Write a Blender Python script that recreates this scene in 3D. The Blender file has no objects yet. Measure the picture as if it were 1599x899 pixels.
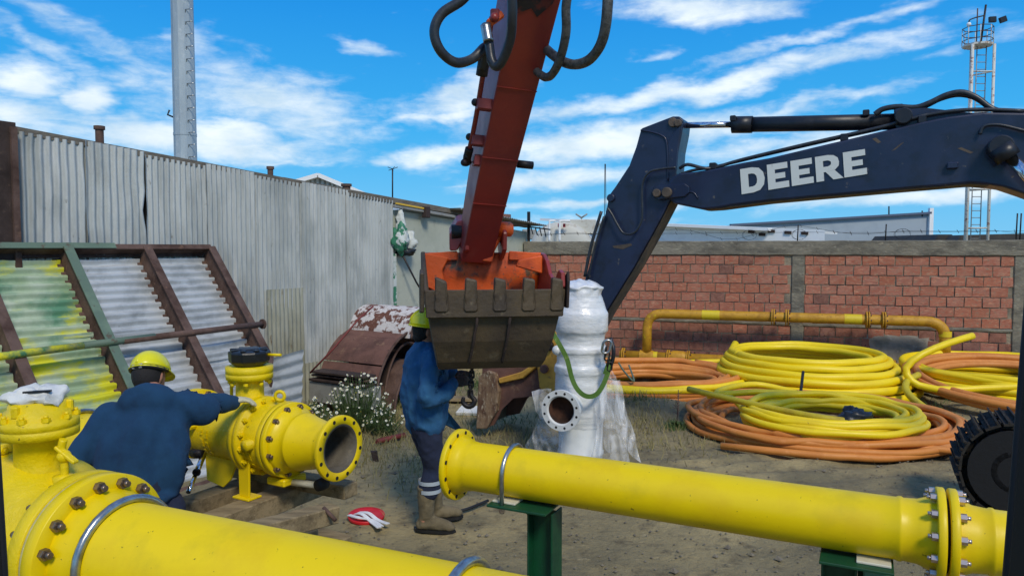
import bpy, math, random
from mathutils import Vector as V, Matrix, noise
R = math.radians
random.seed(7)
S = bpy.context.scene
COL = S.collection
# ------------------------------------------------------------------ camera
F_PX, CAMZ = 1150.0, 2.30
PITCH = math.atan(62.5 / F_PX)
cd = bpy.data.cameras.new("camera"); cam = bpy.data.objects.new("camera", cd); COL.objects.link(cam)
cd.sensor_width = 36; cd.lens = 36 * F_PX / 1599; cd.clip_start = .05; cd.clip_end = 3000
cam.location = (0, 0, CAMZ); cam.rotation_euler = (R(90) - PITCH, 0, 0)
S.camera = cam
# ------------------------------------------------------------------ light
SUN_EL, SUN_AZ = 46, 160          # azimuth measured clockwise from +Y (view direction)
S.view_settings.view_transform = 'Standard'; S.view_settings.look = 'None'
S.view_settings.gamma = 1; S.view_settings.exposure = 0.25
sd = bpy.data.lights.new("sun", 'SUN'); sun = bpy.data.objects.new("sun", sd); COL.objects.link(sun)
sd.energy = 2.1; sd.angle = R(13); sd.color = (1, .91, .76)
_s = V((math.sin(R(SUN_AZ)) * math.cos(R(SUN_EL)), math.cos(R(SUN_AZ)) * math.cos(R(SUN_EL)), math.sin(R(SUN_EL))))
sun.rotation_euler = _s.to_track_quat('Z', 'Y').to_euler()

def ray(u, v):
    x = (u - 799.5) / F_PX; y = (449.5 - v) / F_PX
    c, s = math.cos(PITCH), math.sin(PITCH)
    return V((x, c + y * s, -s + y * c))
CP = V((0, 0, CAMZ))
def P(u, v, Y):
    d = ray(u, v); return CP + d * (Y / d.y)
def G(u, v, z=0):
    d = ray(u, v); return CP + d * ((z - CAMZ) / d.z)
def PP(u, v, a, b):               # point on the vertical plane Y = a + b X
    d = ray(u, v); return CP + d * (a / (d.y - b * d.x))

# ------------------------------------------------------------------ world
W = bpy.data.worlds.new("World"); S.world = W; W.use_nodes = True
nt = W.node_tree; nt.nodes.clear()
def N(t, **k):
    n = nt.nodes.new(t)
    for a, b in k.items(): setattr(n, a, b)
    return n
def L(a, b): nt.links.new(a, b)
def mth(op, a, b=None, c=None, clamp=False):
    n = N('ShaderNodeMath', operation=op); n.use_clamp = clamp
    for i, x in enumerate((a, b, c)):
        if x is None: continue
        if isinstance(x, (int, float)): n.inputs[i].default_value = x
        else: L(x, n.inputs[i])
    return n.outputs[0]
sky = N('ShaderNodeTexSky', sky_type='NISHITA'); sky.sun_disc = False
sky.sun_elevation = R(SUN_EL); sky.sun_rotation = R(SUN_AZ); sky.altitude = 300; sky.dust_density = .3; sky.ozone_density = 2.2; sky.air_density = 1.0
hsv = N('ShaderNodeHueSaturation'); hsv.inputs['Saturation'].default_value = 1.55; hsv.inputs['Value'].default_value = 1.0; hsv.inputs['Hue'].default_value = .483
L(sky.outputs[0], hsv.inputs['Color'])
tc = N('ShaderNodeTexCoord'); sx = N('ShaderNodeSeparateXYZ'); L(tc.outputs['Generated'], sx.inputs[0])
az = mth('ARCTAN2', sx.outputs[0], sx.outputs[1]); el = mth('ARCSINE', sx.outputs[2])
ae = N('ShaderNodeCombineXYZ'); L(az, ae.inputs[0]); L(el, ae.inputs[1])
def noise3(vec, scale, detail=5, rough=.55, mapscale=(1, 1, 1), rot=0, dist=0):
    m = N('ShaderNodeMapping'); m.inputs['Scale'].default_value = mapscale; m.inputs['Rotation'].default_value = (0, 0, rot)
    L(vec, m.inputs[0]); n = N('ShaderNodeTexNoise'); n.inputs['Scale'].default_value = scale
    n.inputs['Detail'].default_value = detail; n.inputs['Roughness'].default_value = rough; n.inputs['Distortion'].default_value = dist
    L(m.outputs[0], n.inputs[0]); return n
dn = noise3(ae.outputs[0], 9, 4, .55, (1, 2.2, 1))
vs_ = N('ShaderNodeVectorMath', operation='SUBTRACT'); L(dn.outputs['Color'], vs_.inputs[0]); vs_.inputs[1].default_value = (.5, .5, .5)
vm = N('ShaderNodeVectorMath', operation='MULTIPLY'); L(vs_.outputs[0], vm.inputs[0]); vm.inputs[1].default_value = (.16, .05, 0)
va = N('ShaderNodeVectorMath', operation='ADD'); L(vm.outputs[0], va.inputs[0]); L(ae.outputs[0], va.inputs[1])
CL = [(160, 148, 62, 30, 0, 1.25), (35, 118, 80, 30, 5, 1.1), (10, 168, 130, 30, 0, 1.0), (300, 215, 250, 34, -3, 1.15), (420, 160, 220, 58, -9, .95),
      (120, 45, 190, 22, -22, .62), (60, 70, 120, 14, -20, .6), (305, 72, 50, 34, 20, .8), (215, 112, 60, 16, -5, .7), (735, 150, 120, 46, 15, .95),
      (700, 178, 120, 12, 6, 1.0), (1090, 135, 420, 20, 9, 1.05), (1090, 12, 170, 24, -3, 1.15), (950, 218, 360, 34, 6, 1.2), (700, 238, 120, 18, 8, 1.1),
      (860, 278, 200, 20, 5, 1.0), (1390, 22, 150, 9, 9, .7), (1230, 70, 160, 12, 8, .75), (1250, 165, 220, 12, 8, .75), (1300, 225, 330, 26, 3, .9), (1480, 303, 300, 17, 3, 1.1),
      (980, 318, 330, 12, 2, .85), (740, 290, 90, 6, 2, .7), (430, 248, 140, 7, 0, .8), (560, 72, 70, 10, -5, .6), (1020, 85, 60, 12, 10, .65), (1560, 60, 120, 14, 5, .5), (1330, 265, 200, 9, 3, .7),
      (900, 345, 260, 9, 1, .6), (600, 250, 60, 8, 4, .7)]
dens = None
for (u, v, rx, ry, rot, w) in CL:
    d = ray(u, v).normalized(); a0 = math.atan2(d.x, d.y); e0 = math.asin(d.z)
    m = N('ShaderNodeMapping', vector_type='TEXTURE')
    m.inputs['Location'].default_value = (a0, e0, 0); m.inputs['Rotation'].default_value = (0, 0, R(rot)); m.inputs['Scale'].default_value = (rx / F_PX * .95, ry / F_PX * 1.05, 1)
    L(va.outputs[0], m.inputs[0]); ln = N('ShaderNodeVectorMath', operation='LENGTH'); L(m.outputs[0], ln.inputs[0])
    mr = N('ShaderNodeMapRange', interpolation_type='SMOOTHSTEP'); mr.inputs['From Min'].default_value = 0; mr.inputs['From Max'].default_value = 1.45
    mr.inputs['To Min'].default_value = w; mr.inputs['To Max'].default_value = 0; L(ln.outputs['Value'], mr.inputs['Value'])
    dens = mr.outputs[0] if dens is None else mth('MAXIMUM', dens, mr.outputs[0])
# clouds all round: a general streaky field, only where the view does not reach, blends in with the drawn ones
g1 = noise3(ae.outputs[0], 3.0, 6, .6, (1, 4, 1), R(-8), .6)
front = N('ShaderNodeMapRange'); front.inputs['From Min'].default_value = .62; front.inputs['From Max'].default_value = .85
aa = mth('ABSOLUTE', az); hi = mth('GREATER_THAN', el, .42); L(mth('MAXIMUM', aa, mth('MULTIPLY', el, 1.9)), front.inputs['Value'])
gen = mth('MULTIPLY', mth('MULTIPLY', mth('SUBTRACT', g1.outputs['Fac'], .42), 4.0, clamp=True), front.outputs[0])
dens = mth('MAXIMUM', dens, gen)
fn = noise3(ae.outputs[0], 16, 8, .62, (1, 3.2, 1), R(-8), .4)
fn2 = noise3(ae.outputs[0], 45, 6, .65, (1, 1.6, 1))
dd = mth('ADD', dens, mth('MULTIPLY', mth('SUBTRACT', fn.outputs['Fac'], .5), 1.15))
dd = mth('ADD', dd, mth('MULTIPLY', mth('SUBTRACT', fn2.outputs['Fac'], .5), .38))
cr = N('ShaderNodeMapRange', interpolation_type='SMOOTHSTEP'); cr.inputs['From Min'].default_value = .14; cr.inputs['From Max'].default_value = 1.2; cr.inputs['To Max'].default_value = .95
L(dd, cr.inputs['Value'])
# cloud brightness: soft grey undersides
cb = noise3(ae.outputs[0], 11, 5, .5, (1, 2, 1)); ccr = N('ShaderNodeValToRGB')
ccr.color_ramp.elements[0].position = .35; ccr.color_ramp.elements[0].color = (5.6, 6.9, 7.9, 1)
ccr.color_ramp.elements[1].position = .62; ccr.color_ramp.elements[1].color = (8.2, 8.9, 9.3, 1); L(cb.outputs['Fac'], ccr.inputs[0])
er = N('ShaderNodeValToRGB'); er.color_ramp.elements[0].position = 0; er.color_ramp.elements[0].color = (1.3, 4.8, 7.9, 1)
er.color_ramp.elements[1].position = 1; er.color_ramp.elements[1].color = (.03, 1.2, 4.8, 1)
for (p_, c_) in ((.16, (.4, 3.6, 7.6, 1)), (.38, (.06, 2.0, 6.7, 1))): e_ = er.color_ramp.elements.new(p_); e_.color = c_
L(mth('MULTIPLY', el, 1.0, clamp=True), er.inputs[0])
sm = N('ShaderNodeMix', data_type='RGBA'); sm.inputs['Factor'].default_value = .92; L(hsv.outputs[0], sm.inputs['A']); L(er.outputs[0], sm.inputs['B'])
mx = N('ShaderNodeMix', data_type='RGBA'); L(cr.outputs[0], mx.inputs['Factor']); L(sm.outputs['Result'], mx.inputs['A']); L(ccr.outputs[0], mx.inputs['B'])
bg = N('ShaderNodeBackground'); bg.inputs['Strength'].default_value = .1; L(mx.outputs['Result'], bg.inputs['Color'])
wo = N('ShaderNodeOutputWorld'); L(bg.outputs[0], wo.inputs[0])

# ------------------------------------------------------------------ materials
def lin(c): return tuple(((x / 255) / 12.92 if x / 255 <= .04045 else ((x / 255 + .055) / 1.055) ** 2.4) for x in c) + (1,)
MATS = {}
def mat(name, col, rough=.5, metal=0, layers=(), bump=0, bscale=30, stretch=(1, 1, 1), rnd=0, coat=0, trans=0, alpha=1, bdetail=6, spec=.5, gen=False):
    """layers: (colour, scale, lo, hi[, stretch]) painted over one another by noise masks"""
    m = bpy.data.materials.new(name); m.use_nodes = True; t = m.node_tree; b = t.nodes['Principled BSDF']
    n_ = lambda k: t.nodes.new(k); l_ = t.links.new
    tcn = n_('ShaderNodeTexCoord'); src = tcn.outputs['Generated' if gen else 'Object']
    cur = None
    base = n_('ShaderNodeRGB'); base.outputs[0].default_value = lin(col); cur = base.outputs[0]
    if rnd:
        oi = n_('ShaderNodeObjectInfo'); h = n_('ShaderNodeHueSaturation'); mr = n_('ShaderNodeMapRange')
        mr.inputs['To Min'].default_value = 1 - rnd; mr.inputs['To Max'].default_value = 1 + rnd
        l_(oi.outputs['Random'], mr.inputs['Value']); l_(mr.outputs[0], h.inputs['Value']); l_(cur, h.inputs['Color'])
        wn = n_('ShaderNodeTexWhiteNoise'); wn.noise_dimensions = '1D'; l_(oi.outputs['Random'], wn.inputs['W'])
        m2 = n_('ShaderNodeMapRange'); m2.inputs['To Min'].default_value = 1 - rnd * .9; m2.inputs['To Max'].default_value = 1 + rnd * .4
        l_(wn.outputs['Value'], m2.inputs['Value']); l_(m2.outputs[0], h.inputs['Saturation']); cur = h.outputs[0]
        va_ = n_('ShaderNodeVectorMath'); va_.operation = 'ADD'; sc_ = n_('ShaderNodeMath'); sc_.operation = 'MULTIPLY'; sc_.inputs[1].default_value = 37
        l_(oi.outputs['Random'], sc_.inputs[0]); l_(src, va_.inputs[0]); l_(sc_.outputs[0], va_.inputs[1]); src = va_.outputs[0]
    rsum = None
    for i, ly in enumerate(layers):
        c, sc, lo, hi_ = ly[:4]; st = ly[4] if len(ly) > 4 else stretch
        mp = n_('ShaderNodeMapping'); mp.inputs['Scale'].default_value = st; mp.inputs['Location'].default_value = (i * 3.7, i * 1.3, i * 5.1); l_(src, mp.inputs[0])
        no = n_('ShaderNodeTexNoise'); no.inputs['Scale'].default_value = sc; no.inputs['Detail'].default_value = 8; no.inputs['Roughness'].default_value = .62; l_(mp.outputs[0], no.inputs[0])
        r_ = n_('ShaderNodeMapRange'); r_.inputs['From Min'].default_value = lo; r_.inputs['From Max'].default_value = hi_; l_(no.outputs['Fac'], r_.inputs['Value'])
        x = n_('ShaderNodeMix'); x.data_type = 'RGBA'; l_(r_.outputs[0], x.inputs['Factor']); l_(cur, x.inputs['A'])
        if len(c) == 3: x.inputs['B'].default_value = lin(c)
        cur = x.outputs['Result']
        if i == 0: rsum = r_.outputs[0]
    l_(cur, b.inputs['Base Color'])
    if rsum is not None and not metal:
        rr = n_('ShaderNodeMapRange'); rr.inputs['To Min'].default_value = rough; rr.inputs['To Max'].default_value = min(1, rough + .2); l_(rsum, rr.inputs['Value']); l_(rr.outputs[0], b.inputs['Roughness'])
    else: b.inputs['Roughness'].default_value = rough
    b.inputs['Metallic'].default_value = metal
    b.inputs['Specular IOR Level'].default_value = spec
    if coat: b.inputs['Coat Weight'].default_value = coat; b.inputs['Coat Roughness'].default_value = .12
    if trans: b.inputs['Transmission Weight'].default_value = trans
    if alpha < 1: b.inputs['Alpha'].default_value = alpha
    if bump:
        mp = n_('ShaderNodeMapping'); mp.inputs['Scale'].default_value = stretch; l_(src, mp.inputs[0])
        no = n_('ShaderNodeTexNoise'); no.inputs['Scale'].default_value = bscale; no.inputs['Detail'].default_value = bdetail; no.inputs['Roughness'].default_value = .65; l_(mp.outputs[0], no.inputs[0])
        bp = n_('ShaderNodeBump'); bp.inputs['Strength'].default_value = min(1, bump); bp.inputs['Distance'].default_value = .02 if bump <= 1 else .02 * bump
        l_(no.outputs['Fac'], bp.inputs['Height']); l_(bp.outputs[0], b.inputs['Normal'])
    MATS[name] = m; return m
mat('yellow_paint', (230, 200, 0), .38, layers=[((214, 178, 2), 2.2, .48, .75), ((120, 104, 16), 30, .675, .70), ((208, 182, 16), 3.5, .56, .76), ((210, 196, 90), 9, .70, .76)], bump=.05, bscale=14, spec=.35)
mat('yellow_cast', (232, 202, 0), .36, layers=[((200, 178, 4), 5, .45, .75), ((120, 104, 20), 24, .66, .72)], bump=.3, bscale=60, spec=.4)
mat('yellow_aged', (198, 148, 34), .55, layers=[((160, 112, 28), 7, .45, .7), ((222, 196, 20), 3, .62, .66), ((96, 62, 28), 22, .62, .72)], bump=.3, bscale=40)
mat('cream_gasket', (214, 208, 150), .7, layers=[((150, 140, 60), 12, .5, .8)])
mat('pipe_bore', (96, 90, 78), .75, layers=[((60, 52, 42), 6, .4, .7), ((130, 120, 100), 14, .6, .8)], bump=.2)
mat('bore_rust', (74, 44, 28), .85, layers=[((30, 22, 18), 6, .4, .7)], bump=.3)
mat('stud_bronze', (134, 118, 104), .35, .75, layers=[((90, 78, 70), 40, .45, .7)])
mat('galvanised', (178, 180, 178), .3, .9, layers=[((120, 122, 122), 14, .45, .7)], bump=.05)
mat('chrome', (215, 217, 220), .14, 1)
mat('zinc_nut', (196, 180, 168), .3, .85, layers=[((150, 110, 90), 20, .5, .7)])
mat('green_steel', (12, 74, 44), .42, layers=[((8, 54, 36), 4, .45, .7), ((40, 96, 70), 24, .66, .74)], bump=.06)
mat('teal_steel', (84, 134, 112), .5, layers=[((60, 104, 88), 8, .5, .7)])
mat('white_pad', (206, 202, 180), .6, layers=[((160, 152, 126), 10, .5, .8)])
mat('zinc_sheet', (188, 192, 188), .5, .2, layers=[((146, 152, 150), 2.2, .42, .7, (1, 1, .35)), ((200, 202, 198), 5, .52, .72, (1, 1, .2)), ((104, 100, 88), 14, .66, .76, (1, 1, .4))], bump=.12, bscale=12, rnd=.03)
mat('zinc_old', (168, 168, 150), .55, .1, layers=[((124, 122, 98), 3, .42, .7, (1, 1, .3)), ((104, 84, 58), 12, .62, .72, (1, 1, .3)), ((176, 178, 168), 4, .58, .72, (1, 1, .2))], bump=.15, bscale=12, rnd=.05)
mat('zinc_white', (190, 194, 194), .42, .15, layers=[((146, 150, 150), 3, .45, .7), ((120, 112, 96), 16, .66, .74)], bump=.15, bscale=10, rnd=.05)
mat('rust_brown', (98, 76, 66), .8, layers=[((66, 46, 38), 4, .4, .65), ((122, 92, 72), 11, .58, .75)], bump=.3, bscale=30)
mat('rust_dark', (62, 48, 42), .8, layers=[((44, 34, 30), 4, .4, .65), ((88, 70, 58), 16, .6, .75)], bump=.25, bscale=30)
mat('green_beam', (92, 112, 94), .65, layers=[((112, 134, 112), 3, .5, .7), ((86, 66, 48), 9, .58, .68)], bump=.2, bscale=30)
mat('rust_plate', (112, 78, 66), .75, layers=[((84, 58, 50), 3, .42, .65), ((146, 116, 88), 7, .58, .75), ((60, 42, 38), 16, .62, .72)], bump=.25, bscale=24)
mat('flaking_white', (206, 200, 194), .65, layers=[((104, 66, 52), 8, .5, .54, (1, 1, 1)), ((150, 120, 104), 22, .58, .68)], bump=.5, bscale=14)
mat('plaster', (178, 182, 166), .85, layers=[((156, 162, 146), 1.2, .42, .7), ((126, 132, 116), 5, .6, .8), ((192, 198, 180), 3, .58, .75)], bump=.15, bscale=18)
mat('weathered_wood', (118, 112, 100), .85, layers=[((84, 76, 66), 5, .42, .7, (1, 1, 8)), ((150, 140, 118), 9, .58, .75, (1, 1, 6))], bump=.35, bscale=30)
mat('timber', (152, 134, 100), .85, layers=[((104, 90, 66), 3, .42, .68, (1.2, 6, 6)), ((74, 62, 48), 14, .58, .75, (1, 8, 8)), ((178, 162, 130), 5, .6, .78)], bump=.5, bscale=24, stretch=(1, 7, 7), rnd=.12)
mat('black_plastic', (24, 26, 28), .35, layers=[((44, 46, 48), 16, .55, .75)], bump=.1)
mat('black_rubber', (22, 22, 23), .6, layers=[((40, 38, 36), 10, .5, .75)], bump=.15)
mat('pillar_black', (7, 7, 8), .75)
mat('steel_pole', (168, 182, 188), .55, .1, layers=[((146, 160, 168), 3, .42, .7, (1, 1, .2)), ((188, 198, 202), 6, .55, .75)], bump=.04)
mat('tin_grey', (150, 150, 144), .6, .1, layers=[((120, 116, 106), 5, .5, .75)])
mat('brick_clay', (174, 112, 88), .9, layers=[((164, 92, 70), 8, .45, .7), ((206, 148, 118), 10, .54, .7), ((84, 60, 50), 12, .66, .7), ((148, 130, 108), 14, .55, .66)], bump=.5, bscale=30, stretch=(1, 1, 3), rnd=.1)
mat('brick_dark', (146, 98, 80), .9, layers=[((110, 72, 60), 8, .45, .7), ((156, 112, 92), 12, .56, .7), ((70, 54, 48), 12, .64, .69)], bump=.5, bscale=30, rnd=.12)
mat('mortar', (158, 144, 122), .95, layers=[((104, 98, 86), 3, .4, .65), ((166, 158, 138), 7, .58, .75)], bump=1, bscale=16)
mat('concrete', (134, 128, 112), .92, layers=[((98, 94, 84), 2.4, .42, .66, (1, 1, 2.5)), ((160, 154, 134), 8, .56, .74), ((74, 72, 66), 12, .64, .76)], bump=1, bscale=12, stretch=(1, 1, 2))
mat('cement_patch', (150, 144, 132), .95, layers=[((112, 110, 98), 4, .42, .66), ((176, 170, 160), 8, .58, .74)], bump=1, bscale=8)
mat('coil_yellow', (242, 212, 8), .45, layers=[((222, 190, 16), 2.5, .5, .8), ((150, 120, 40), 18, .66, .78)], bump=.05)
mat('coil_olive', (196, 178, 30), .5, layers=[((160, 136, 34), 4, .45, .7)], bump=.05)
mat('coil_orange', (210, 134, 58), .55, layers=[((190, 112, 46), 3, .45, .75), ((222, 150, 84), 6, .58, .75), ((120, 84, 54), 20, .66, .78)], bump=.06)
mat('excavator_red', (144, 50, 42), .42, layers=[((118, 42, 40), 2.2, .42, .7), ((110, 70, 56), 9, .66, .78), ((148, 66, 56), 5, .6, .78)], bump=.08, bscale=18, coat=.1)
mat('excavator_orange', (232, 96, 30), .55, layers=[((176, 64, 28), 4, .44, .66), ((96, 82, 66), 5, .56, .64), ((226, 118, 44), 9, .58, .75), ((70, 50, 36), 18, .62, .72)], bump=.25, bscale=22)
mat('bucket_steel', (86, 72, 52), .62, .15, layers=[((64, 54, 44), 3, .42, .66), ((126, 112, 90), 7, .6, .78), ((50, 38, 30), 16, .6, .74)], bump=.35, bscale=22)
mat('tooth_steel', (120, 112, 94), .6, .2, layers=[((84, 76, 62), 7, .45, .7)], bump=.35, bscale=26)
mat('hose_black', (40, 44, 50), .38, layers=[((62, 66, 70), 10, .5, .75)], bump=.1)
mat('hose_sleeve', (84, 84, 82), .45, layers=[((58, 58, 56), 30, .45, .6)], bump=.3, bscale=90)
mat('navy_paint', (22, 32, 58), .4, layers=[((28, 42, 72), 2, .45, .75), ((16, 22, 38), 5, .5, .7), ((92, 86, 80), 14, .66, .74)], bump=.07, bscale=14, coat=.2)
mat('black_paint', (26, 28, 34), .42, layers=[((44, 44, 48), 6, .5, .75)], bump=.08)
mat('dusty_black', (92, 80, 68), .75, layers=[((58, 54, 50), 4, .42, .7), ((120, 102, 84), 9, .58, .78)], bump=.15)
mat('letter_white', (208, 212, 206), .5, layers=[((168, 170, 164), 12, .6, .75)])
mat('loader_yellow', (196, 150, 56), .55, layers=[((160, 114, 44), 6, .45, .7), ((104, 84, 58), 14, .6, .72)], bump=.15)
mat('track_steel', (60, 55, 48), .85, 0, spec=.2, layers=[((34, 33, 31), 6, .42, .7), ((92, 88, 80), 16, .6, .75)], bump=.25)
mat('deep_black', (14, 14, 15), .8, layers=[((26, 25, 24), 6, .5, .75)], bump=.2)  # plain black; also paints in the dark of bolt holes and the shed gap
mat('wrap_white', (228, 230, 230), .26, layers=[((200, 206, 210), 7, .42, .66, (1, 1, 5)), ((232, 234, 234), 8, .55, .7)], bump=.6, bscale=7, stretch=(1, 1, 2.2), coat=.3)
mat('white_enamel', (216, 220, 220), .35, layers=[((196, 200, 200), 5, .5, .75)], coat=.2)
mat('sling_green', (76, 110, 38), .75, layers=[((70, 104, 36), 9, .42, .66), ((140, 160, 70), 20, .6, .74)], bump=.3, bscale=120)
mat('dark_iron', (48, 46, 46), .5, .6, layers=[((84, 64, 52), 18, .56, .7)], bump=.2)
mat('denim_blue', (40, 92, 130), .9, layers=[((30, 78, 120), 4, .42, .68), ((60, 116, 150), 9, .62, .8)], bump=.35, bscale=16)
mat('fleece_blue', (16, 58, 90), .95, layers=[((10, 44, 72), 4, .42, .68), ((34, 84, 116), 9, .66, .8)], bump=.35, bscale=14)
mat('trouser_navy', (28, 36, 58), .95, layers=[((40, 50, 76), 7, .5, .75)], bump=.35, bscale=14)
mat('reflective', (170, 180, 188), .5)
mat('boot_suede', (116, 104, 78), .85, layers=[((84, 76, 58), 9, .42, .7), ((140, 128, 98), 14, .6, .75)], bump=.3, bscale=40)
mat('helmet_yellow', (222, 214, 6), .3, coat=.2, layers=[((196, 186, 10), 6, .6, .8)])
mat('skin', (176, 122, 96), .6, layers=[((156, 100, 80), 14, .5, .7)])
mat('hair_dark', (26, 22, 20), .8, bump=.4, bscale=80)
mat('glove_dark', (64, 58, 50), .9, layers=[((104, 96, 78), 14, .5, .62)], bump=.4, bscale=40)
mat('glove_pale', (196, 190, 160), .9, layers=[((150, 146, 120), 14, .5, .7)], bump=.4, bscale=40)
mat('red_plastic', (196, 28, 34), .45, layers=[((166, 22, 28), 8, .5, .75)])
mat('white_tape', (226, 226, 224), .6, layers=[((196, 194, 188), 20, .55, .75)])
mat('leaf_green', (70, 92, 44), .7, layers=[((98, 116, 60), 6, .5, .7)])
mat('dry_grass', (150, 140, 92), .9, layers=[((116, 108, 64), 4, .45, .7)])
mat('petal_white', (214, 214, 200), .7)
mat('petal_centre', (206, 190, 60), .7)
mat('timber_rust', (132, 108, 82), .8, layers=[((92, 66, 50), 5, .42, .6, (3, 3, 1)), ((170, 156, 132), 12, .56, .66, (3, 3, 1)), ((60, 42, 34), 9, .6, .7)], bump=.5, bscale=20)
mat('pebble', (120, 112, 96), .95, layers=[((88, 82, 72), 6, .45, .7)])
mat('bag_green', (60, 128, 96), .55, layers=[((200, 206, 200), 5, .5, .53), ((40, 104, 78), 14, .58, .68)], bump=.6, bscale=10)
mat('bag_white', (204, 208, 200), .6, layers=[((170, 174, 168), 8, .5, .75)], bump=.6, bscale=10)
mat('paper_white', (214, 214, 206), .7, bump=.3, bscale=20, layers=[((176, 176, 166), 9, .5, .7)])
mat('far_white', (238, 240, 238), .7, layers=[((220, 222, 220), 2, .5, .8)])
mat('far_grey', (160, 172, 180), .7, layers=[((146, 158, 168), 1, .5, .8)])
mat('far_trim', (84, 98, 120), .7)
mat('roof_dark', (58, 56, 54), .8, layers=[((80, 76, 70), 3, .5, .75)], bump=.3)
mat('cyan_light_paint', (206, 206, 196), .6, layers=[((150, 96, 70), 8, .56, .64)])
mat('red_lamp', (170, 30, 30), .4)
mat('yellow_strip', (220, 180, 60), .6)
mat('tank_white', (196, 194, 182), .55, layers=[((150, 130, 100), 4, .55, .75)])
mat('red_scrap', (120, 50, 44), .7, layers=[((80, 36, 32), 8, .5, .7)])
# glassy film
fm = bpy.data.materials.new('clear_film'); fm.use_nodes = True; t = fm.node_tree; t.nodes.clear()
o_ = t.nodes.new('ShaderNodeOutputMaterial'); mxs = t.nodes.new('ShaderNodeMixShader'); tr = t.nodes.new('ShaderNodeBsdfTransparent'); pb = t.nodes.new('ShaderNodeBsdfPrincipled')
pb.inputs['Base Color'].default_value = (.88, .9, .92, 1); pb.inputs['Roughness'].default_value = .12
nn = t.nodes.new('ShaderNodeTexNoise'); nn.inputs['Scale'].default_value = 4; nn.inputs['Detail'].default_value = 8; nn.inputs['Distortion'].default_value = 1.5
mm = t.nodes.new('ShaderNodeMapRange'); mm.inputs['From Min'].default_value = .42; mm.inputs['From Max'].default_value = .66; mm.inputs['To Min'].default_value = .12; mm.inputs['To Max'].default_value = .46
tcx = t.nodes.new('ShaderNodeTexCoord'); t.links.new(tcx.outputs['Object'], nn.inputs[0]); t.links.new(nn.outputs['Fac'], mm.inputs['Value']); t.links.new(mm.outputs[0], mxs.inputs[0])
bb = t.nodes.new('ShaderNodeBump'); bb.inputs['Distance'].default_value = .02; t.links.new(nn.outputs['Fac'], bb.inputs['Height']); t.links.new(bb.outputs[0], pb.inputs['Normal'])
t.links.new(tr.outputs[0], mxs.inputs[1]); t.links.new(pb.outputs[0], mxs.inputs[2]); t.links.new(mxs.outputs[0], o_.inputs[0]); MATS['clear_film'] = fm

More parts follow.
